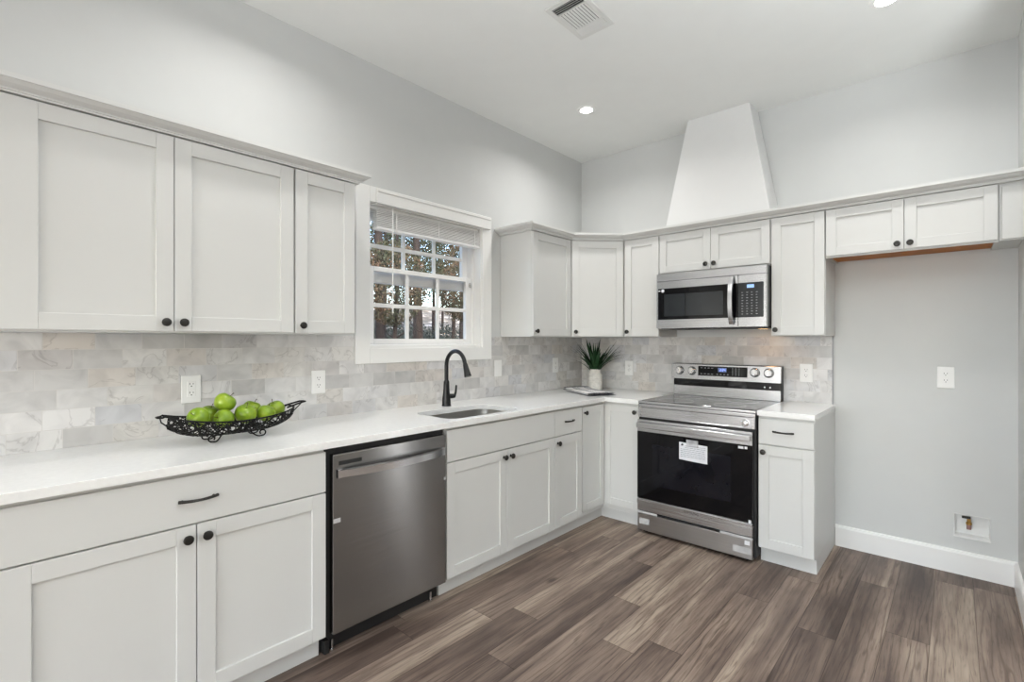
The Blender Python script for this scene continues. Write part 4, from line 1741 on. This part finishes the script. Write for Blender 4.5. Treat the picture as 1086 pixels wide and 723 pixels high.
b = MB()
for k in range(84):
    s = random.uniform(-0.95, 0.95)
    q = random.uniform(-1, 1)
    ds_, dq = random.uniform(-1, 1), random.uniform(-1, 1)
    pts = []
    for i in range(22):
        pts.append(bowl_pt(max(-1, min(1, s)), max(-1, min(1, q))) + Vector((random.uniform(-.001, .001),) * 3))
        s += ds_ * 0.045
        q += dq * 0.13
        ds_ += random.uniform(-0.5, 0.5)
        dq += random.uniform(-0.6, 0.6)
        ds_ = max(-1.2, min(1.2, ds_))
        dq = max(-1.2, min(1.2, dq))
        if abs(s) > 1:
            ds_ = -ds_
        if abs(q) > 1:
            dq = -dq
    b.tube(pts, 0.0022, 5)
for k in range(15):
    s = -0.92 + 1.84 * k / 14
    b.tube([bowl_pt(s + 0.05 * math.sin(6 * j + k), -1 + 2 * j / 14) for j in range(15)], 0.0019, 5)
b.build('wire_basket', M['iron'], t, True)
b = MB()
n = 60
pts = []
for k in range(n):
    a = 2 * PI * k / n
    s = math.sin(a)
    sgn = 1 if math.cos(a) >= 0 else -1
    pts.append(bowl_pt(s, sgn))
b.ring(pts, 0.0034, 6)
b.build('rim', M['iron'], t, True)
for s in (-1, 1):
    b = MB()
    zr = 0.118
    zt_ = 0.118 if s < 0 else 0.130
    yl = BL_ + (0.034 if s < 0 else 0.062)
    pts = [(-0.030, s * (BL_ - 0.030), zr - 0.006), (-0.024, s * (BL_ + 0.012), zr + 0.004), (-0.020, s * (yl - 0.014), zt_),
           (-0.010, s * yl, zt_), (0.010, s * yl, zt_), (0.020, s * (yl - 0.014), zt_), (0.024, s * (BL_ + 0.012), zr + 0.004), (0.030, s * (BL_ - 0.030), zr - 0.006)]
    b.tube(pts, 0.0040, 8)
    b.tube([bowl_pt(s, 0) + Vector((0, -s * 0.01, 0)), Vector((0, s * (BL_ + 0.02), 0.098)), Vector((0, s * (yl - 0.01), zt_ - 0.003)), Vector((0, s * yl, zt_))], 0.0026, 6)
    b.build('handle', M['iron'], t, True)
for s in (-1, 1):
    for sx in (-1, 1):
        b = MB()
        pts = []
        # flat S curve with a scroll end
        for k in range(9):
            u = k / 8
            pts.append((sx * (0.020 + 0.022 * u), s * (0.055 + 0.030 * u), 0.026 - 0.0225 * math.sin(u * PI / 2)))
        for k in range(1, 17):
            a = -PI / 2 + k / 16 * PI * 1.75
            r = 0.014 * (1 - 0.45 * k / 16)
            pts.append((sx * 0.042, s * (0.085 + 0.012 + r * math.cos(a) * 1.1), 0.0036 + 0.014 + r * math.sin(a)))
        b.tube(pts, 0.0030, 7)
        b.build('scroll_foot', M['iron'], t, True)

# apples
prof = []
R0 = 0.0405
for k in range(19):
    a = -PI / 2 + PI * k / 18
    r = R0 * math.cos(a) ** 0.92 if math.cos(a) > 1e-6 else 0.0
    z_ = R0 * 0.93 * math.sin(a)
    r *= 1.0 + 0.07 * math.sin(a)
    f = max(0.0, 1 - r / (0.55 * R0))
    if a > 0:
        z_ -= 0.0115 * f ** 1.4
    else:
        z_ += 0.007 * f ** 1.4
    prof.append((max(r, 0.0004), z_))
ap = thing('apple', 'green apple at the near left end of the fruit bowl, calyx facing out', 'apple', (0, 0, 0), 0, 'green apples in the wire bowl')
b = MB()
b.lathe(prof, 28)
b.build('skin', M['apple'], ap, True, 80)
b = MB()
b.tube([(0, 0, R0 * 0.93 - 0.014), (0.001, 0, R0 * 0.93 + 0.002), (0.004, 0.001, R0 * 0.93 + 0.012)], [0.0013, 0.0012, 0.0019], 7)
b.build('stem', M['stem'], ap, True)
AP = [
    ('green apple at the front left of the bowl, left of all other front apples', (0.325, -3.180, 1.0225), (1.0, 0.35, 0.4), 1.0),
    ('green apple half hidden in the bowl behind the top apple, toward the tile', (0.225, -3.112, 1.0195), (0.2, 0.2, 1.4), 0.94),
    ('topmost green apple of the bowl with its stem pointing up right', (0.285, -3.072, 1.0690), (-0.55, 0.35, 0.2), 1.03),
    ('green apple at the front of the bowl directly under the topmost apple', (0.332, -3.090, 1.0080), (1.25, 0.2, 0.2), 0.98),
    ('large green apple at the front middle of the bowl, right of the topmost one', (0.322, -3.004, 1.0170), (0.3, -0.2, 2.2), 1.06),
    ('green apple mostly hidden behind the large front middle apple in the bowl', (0.228, -2.945, 1.0245), (-0.2, 0.3, 0.8), 0.96),
    ('smaller green apple in the bowl, second from its right end', (0.320, -2.921, 1.0105), (0.4, 0.3, 2.9), 0.94),
    ('green apple at the right end of the bowl beside the raised handle', (0.252, -2.852, 1.0150), (0.15, -0.35, 1.1), 1.02),
]
for i, (lab, lc, rt, sc) in enumerate(AP):
    if i == 0:
        ap.location = lc
        ap.rotation_euler = rt
        ap.scale = (sc,) * 3
        ap['label'] = lab
    else:
        dup(ap, lab, lc, rt, (sc,) * 3)

# ------------------------------------------------------------------ potted grass plant
t = thing('potted_plant', 'small plant with long dark green blades in a whitewashed ribbed pot', 'plant', (0.285, -0.220, CZ1 + 0.0006))
t.scale = (1.17, 1.17, 1.12)
b = MB()
pr = [(0.044, 0.0), (0.050, 0.004)]
for k in range(8):
    z_ = 0.012 + k * 0.0132
    pr += [(0.0535, z_), (0.0548, z_ + 0.004), (0.0535, z_ + 0.0085), (0.0522, z_ + 0.0108)]
pr += [(0.048, 0.122), (0.041, 0.128), (0.040, 0.150), (0.043, 0.154), (0.040, 0.156), (0.037, 0.152), (0.036, 0.135), (0.004, 0.133)]
b.lathe(pr, 32)
pt_ = b.build('pot', M['pot'], t, True, 60)
b = MB()
random.seed(5)
for k in range(58):
    az = random.uniform(0, 2 * PI)
    lean = random.uniform(0.02, 1.0) ** 0.75
    Lb = random.uniform(0.22, 0.285) * (1 - 0.04 * lean)
    w0 = random.uniform(0.0060, 0.0098)
    r0 = random.uniform(0.004, 0.026)
    p = Vector((r0 * math.cos(az), r0 * math.sin(az), 0.132))
    el = PI / 2 - 0.72 * lean
    curl = random.uniform(0.25, 0.75) * lean
    prev = None
    N = 9
    side = Vector((-math.sin(az), math.cos(az), 0))
    for i in range(N + 1):
        u = i / N
        ww = w0 * (1 - u ** 2.2) * (0.7 + 0.6 * min(1, u * 3)) + 0.0004
        dn = Vector((math.cos(az), math.sin(az), 0)) * 0.0012
        cur = [b.bm.verts.new(p + side * ww), b.bm.verts.new(p - dn), b.bm.verts.new(p - side * ww), b.bm.verts.new(p + Vector((0, 0, 0.0006)))]
        if prev:
            for j in range(4):
                b.bm.faces.new((prev[j], prev[(j + 1) % 4], cur[(j + 1) % 4], cur[j]))
        prev = cur
        st = Lb / N
        p = p + Vector((math.cos(az) * math.cos(el), math.sin(az) * math.cos(el), math.sin(el))) * st
        # keep the blades clear of the cabinet above
        if p.z > 0.385:
            p.z = 0.385
        el -= curl / N * 1.6
b.build('leaf_blades', M['grass'], t, True)

# ------------------------------------------------------------------ folded towel
t = thing('folded_towel', 'folded grey and white striped kitchen towel lying on the counter before the plant', 'towel', (0.392, -0.482, CZ1 + 0.0006), -29)
b = MB()
bm = b.bm
nx, ny = 34, 14
LX, LY = 0.225, 0.118


def layer(zb, th, sx, sy, seed, lift):
    random.seed(seed)
    grid = {}
    for side_ in (0, 1):
        for i in range(nx + 1):
            for j in range(ny + 1):
                u, v_ = -1 + 2 * i / nx, -1 + 2 * j / ny
                ed = max(abs(u) ** 14, abs(v_) ** 14)
                z_ = zb + (th if side_ else 0)
                z_ += (-1 if side_ else 1) * th * 0.45 * ed
                z_ += lift * max(0, -u - 0.45) ** 2
                z_ += 0.0012 * math.sin(u * 7 + v_ * 3 + seed)
                grid[side_, i, j] = bm.verts.new((u * LX * sx, v_ * LY * sy, max(0.0, z_) if side_ else max(0.0, z_)))
    for i in range(nx):
        for j in range(ny):
            bm.faces.new((grid[1, i, j], grid[1, i + 1, j], grid[1, i + 1, j + 1], grid[1, i, j + 1]))
            bm.faces.new((grid[0, i, j + 1], grid[0, i + 1, j + 1], grid[0, i + 1, j], grid[0, i, j]))
    for i in range(nx):
        for j, fl in ((0, 0), (ny, 1)):
            q = [grid[0, i, j], grid[0, i + 1, j], grid[1, i + 1, j], grid[1, i, j]]
            bm.faces.new(q if not fl else q[::-1])
    for j in range(ny):
        for i, fl in ((0, 1), (nx, 0)):
            q = [grid[0, i, j], grid[0, i, j + 1], grid[1, i, j + 1], grid[1, i, j]]
            bm.faces.new(q if not fl else q[::-1])


layer(0.0015, 0.009, 1.0, 1.0, 1, 0.03)
layer(0.0115, 0.009, 0.99, 0.97, 2, 0.045)
b.build('cloth', M['towel'], t, True, 60)

# ------------------------------------------------------------------ outdoors
def blob_leaves(bb, c, r, n, size, rng):
    for _ in range(n):
        while True:
            v_ = Vector((rng.uniform(-1, 1), rng.uniform(-1, 1), rng.uniform(-1, 1)))
            if v_.length < 1:
                break
        v_ = v_.normalized() * (v_.length ** 0.5)
        p = Vector(c) + Vector((v_.x * r[0], v_.y * r[1], v_.z * r[2]))
        a = Euler((rng.uniform(0, 6.3), rng.uniform(0, 6.3), rng.uniform(0, 6.3))).to_matrix()
        s = size * rng.uniform(0.6, 1.4)
        q = [bb.bm.verts.new(p + a @ Vector((x_ * s, y_ * s, 0))) for x_, y_ in ((-1, 0), (0, -0.55), (1, 0), (0, 0.55))]
        bb.bm.faces.new(q)


hill = MB()
rng = random.Random(21)
NXg, NYg = 44, 44
gv = {}
for i in range(NXg + 1):
    for j in range(NYg + 1):
        x_ = -0.5 - 44 * (i / NXg)
        y_ = -16 + 66 * j / NYg
        dd = max(0, -x_ - 5)
        z_ = -0.45 + 0.075 * dd + 0.0018 * dd * dd + 0.25 * math.sin(x_ * 0.5) * math.cos(y_ * 0.4) * min(1, dd / 6)
        gv[i, j] = hill.bm.verts.new((x_, y_, z_))
for i in range(NXg):
    for j in range(NYg):
        hill.bm.faces.new((gv[i, j], gv[i + 1, j], gv[i + 1, j + 1], gv[i, j + 1]))
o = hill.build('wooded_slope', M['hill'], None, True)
struct(o, 'sloping leaf covered ground with pale sun patches painted in its colour, seen through the window', 'ground')


def ground_z(x_, y_):
    dd = max(0, -x_ - 5)
    return -0.45 + 0.075 * dd + 0.0018 * dd * dd + 0.25 * math.sin(x_ * 0.5) * math.cos(y_ * 0.4) * min(1, dd / 6)


def tree(label, x_, y_, h_, r_, lean, crown, leafm, seed, group='trees outside the window', n=1500, size=0.10):
    rng = random.Random(seed)
    z_ = ground_z(x_, y_) - 0.1
    t = thing('tree', label, 'tree', (x_, y_, z_), 0)
    t['group'] = group
    b = MB()
    pts = [(lean[0] * u * h_ + 0.05 * math.sin(u * 5 + seed), lean[1] * u * h_ + 0.05 * math.cos(u * 4 + seed), u * h_) for u in [k / 10 for k in range(11)]]
    b.tube(pts, [r_ * (1.15 - 0.75 * k / 10) for k in range(11)], 12)
    for k in range(9):
        u = rng.uniform(0.3, 0.95)
        i = int(u * 10)
        p0 = Vector(pts[i])
        a = rng.uniform(0, 2 * PI)
        ln = h_ * rng.uniform(0.05, 0.11)
        b.tube([p0, p0 + Vector((math.cos(a) * ln * 0.5, math.sin(a) * ln * 0.5, ln * 0.25)), p0 + Vector((math.cos(a) * ln, math.sin(a) * ln, ln * 0.6))],
               [r_ * 0.35, r_ * 0.2, r_ * 0.05], 6)
    b.build('trunk', M['bark'], t, True)
    b = MB()
    for (cx, cy, cz, rx, ry, rz_) in crown:
        blob_leaves(b, (cx, cy, cz), (rx, ry, rz_), n, size, rng)
    b.build('foliage', leafm, t)
    return t


tree('pine with bare reddish trunk seen in the lower left window pane', -8.0, 3.02, 9.0, 0.125, (0, 0.004),
     [(0, 0, 8.0, 0.9, 0.9, 0.9)], M['leafB'], 1, n=600)
tree('leaning pine with bare reddish trunk seen in the lower middle window pane', -8.4, 4.60, 9.0, 0.115, (0.0, -0.02),
     [(0, -0.1, 8.0, 0.9, 0.9, 0.9)], M['leafB'], 2, n=600)
tree('rust leaved tree filling the upper right window pane', -7.0, 5.35, 4.6, 0.07, (0.01, -0.01),
     [(0, -0.25, 3.1, 0.75, 0.85, 0.85)], M['leafA'], 3, n=12000, size=0.024)
tree('brown and green tree filling the upper left window pane', -6.2, 2.15, 4.6, 0.06, (0.0, 0.02),
     [(0.0, 0.0, 3.0, 0.7, 0.75, 0.9)], M['leafA'], 4, n=11000, size=0.024)
tree('thin green tree behind the upper middle window pane', -10.5, 5.9, 6.6, 0.08, (0.0, 0.0),
     [(0, 0, 4.1, 1.0, 1.15, 1.5)], M['leafB'], 5, n=7000, size=0.032)
tree('tall brown trunk tree seen behind the lower right window pane', -9.6, 7.15, 9.0, 0.12, (0.0, 0.0),
     [(0, 0, 3.6, 0.9, 0.95, 1.3)], M['leafA'], 6, n=6000, size=0.032)
tree('bushy tree left of the window view, outside the wall', -6.5, -0.6, 5.0, 0.07, (0.0, 0.0),
     [(0, 0, 3.1, 1.0, 1.1, 1.1)], M['leafB'], 7, n=5000, size=0.03)
tree('rust coloured tree farthest left outside the window', -8.5, -3.4, 5.5, 0.08, (0.0, 0.0),
     [(0, 0, 3.4, 1.2, 1.3, 1.3)], M['leafA'], 8, n=5000, size=0.035)
for bgn, (x_, y_, k) in enumerate(((-14.5, 7.4, 0), (-14.0, 10.6, 1), (-18.0, 9.4, 1), (-18.5, 13.2, 0), (-22, 12.0, 0), (-22.5, 16.4, 1), (-26, 15.0, 1), (-26, 20.0, 0), (-14, 2.2, 1), (-15, -2.2, 0), (-19, 4.6, 0))):
    tree('far tree of the wood behind the pines outside the window', x_, y_, 9.5, 0.085, (0, 0.0),
         [(0, 0, 5.4, 1.5, 1.5, 2.3), (0.0, 0, 8.6, 1.4, 1.4, 1.2)], (M['leafB'], M['leafA'])[k], 30 + bgn,
         'far trees of the wood', n=3500, size=0.06)
b = MB()
rng = random.Random(77)
for k in range(60):
    x_ = rng.uniform(-18, -9.0)
    y_ = rng.uniform(0.2, 0.85) * (-x_) * 1.0 - 1.0
    rr = rng.uniform(0.6, 1.15)
    blob_leaves(b, (x_, y_, ground_z(x_, y_) + rr * 0.6), (rr, rr, rr), 900, 0.04, rng)
o = b.build('undergrowth', M['leafC'])
tag(o, 'dark tangled undergrowth between the trees outside the window', 'shrubs', None, 'stuff')
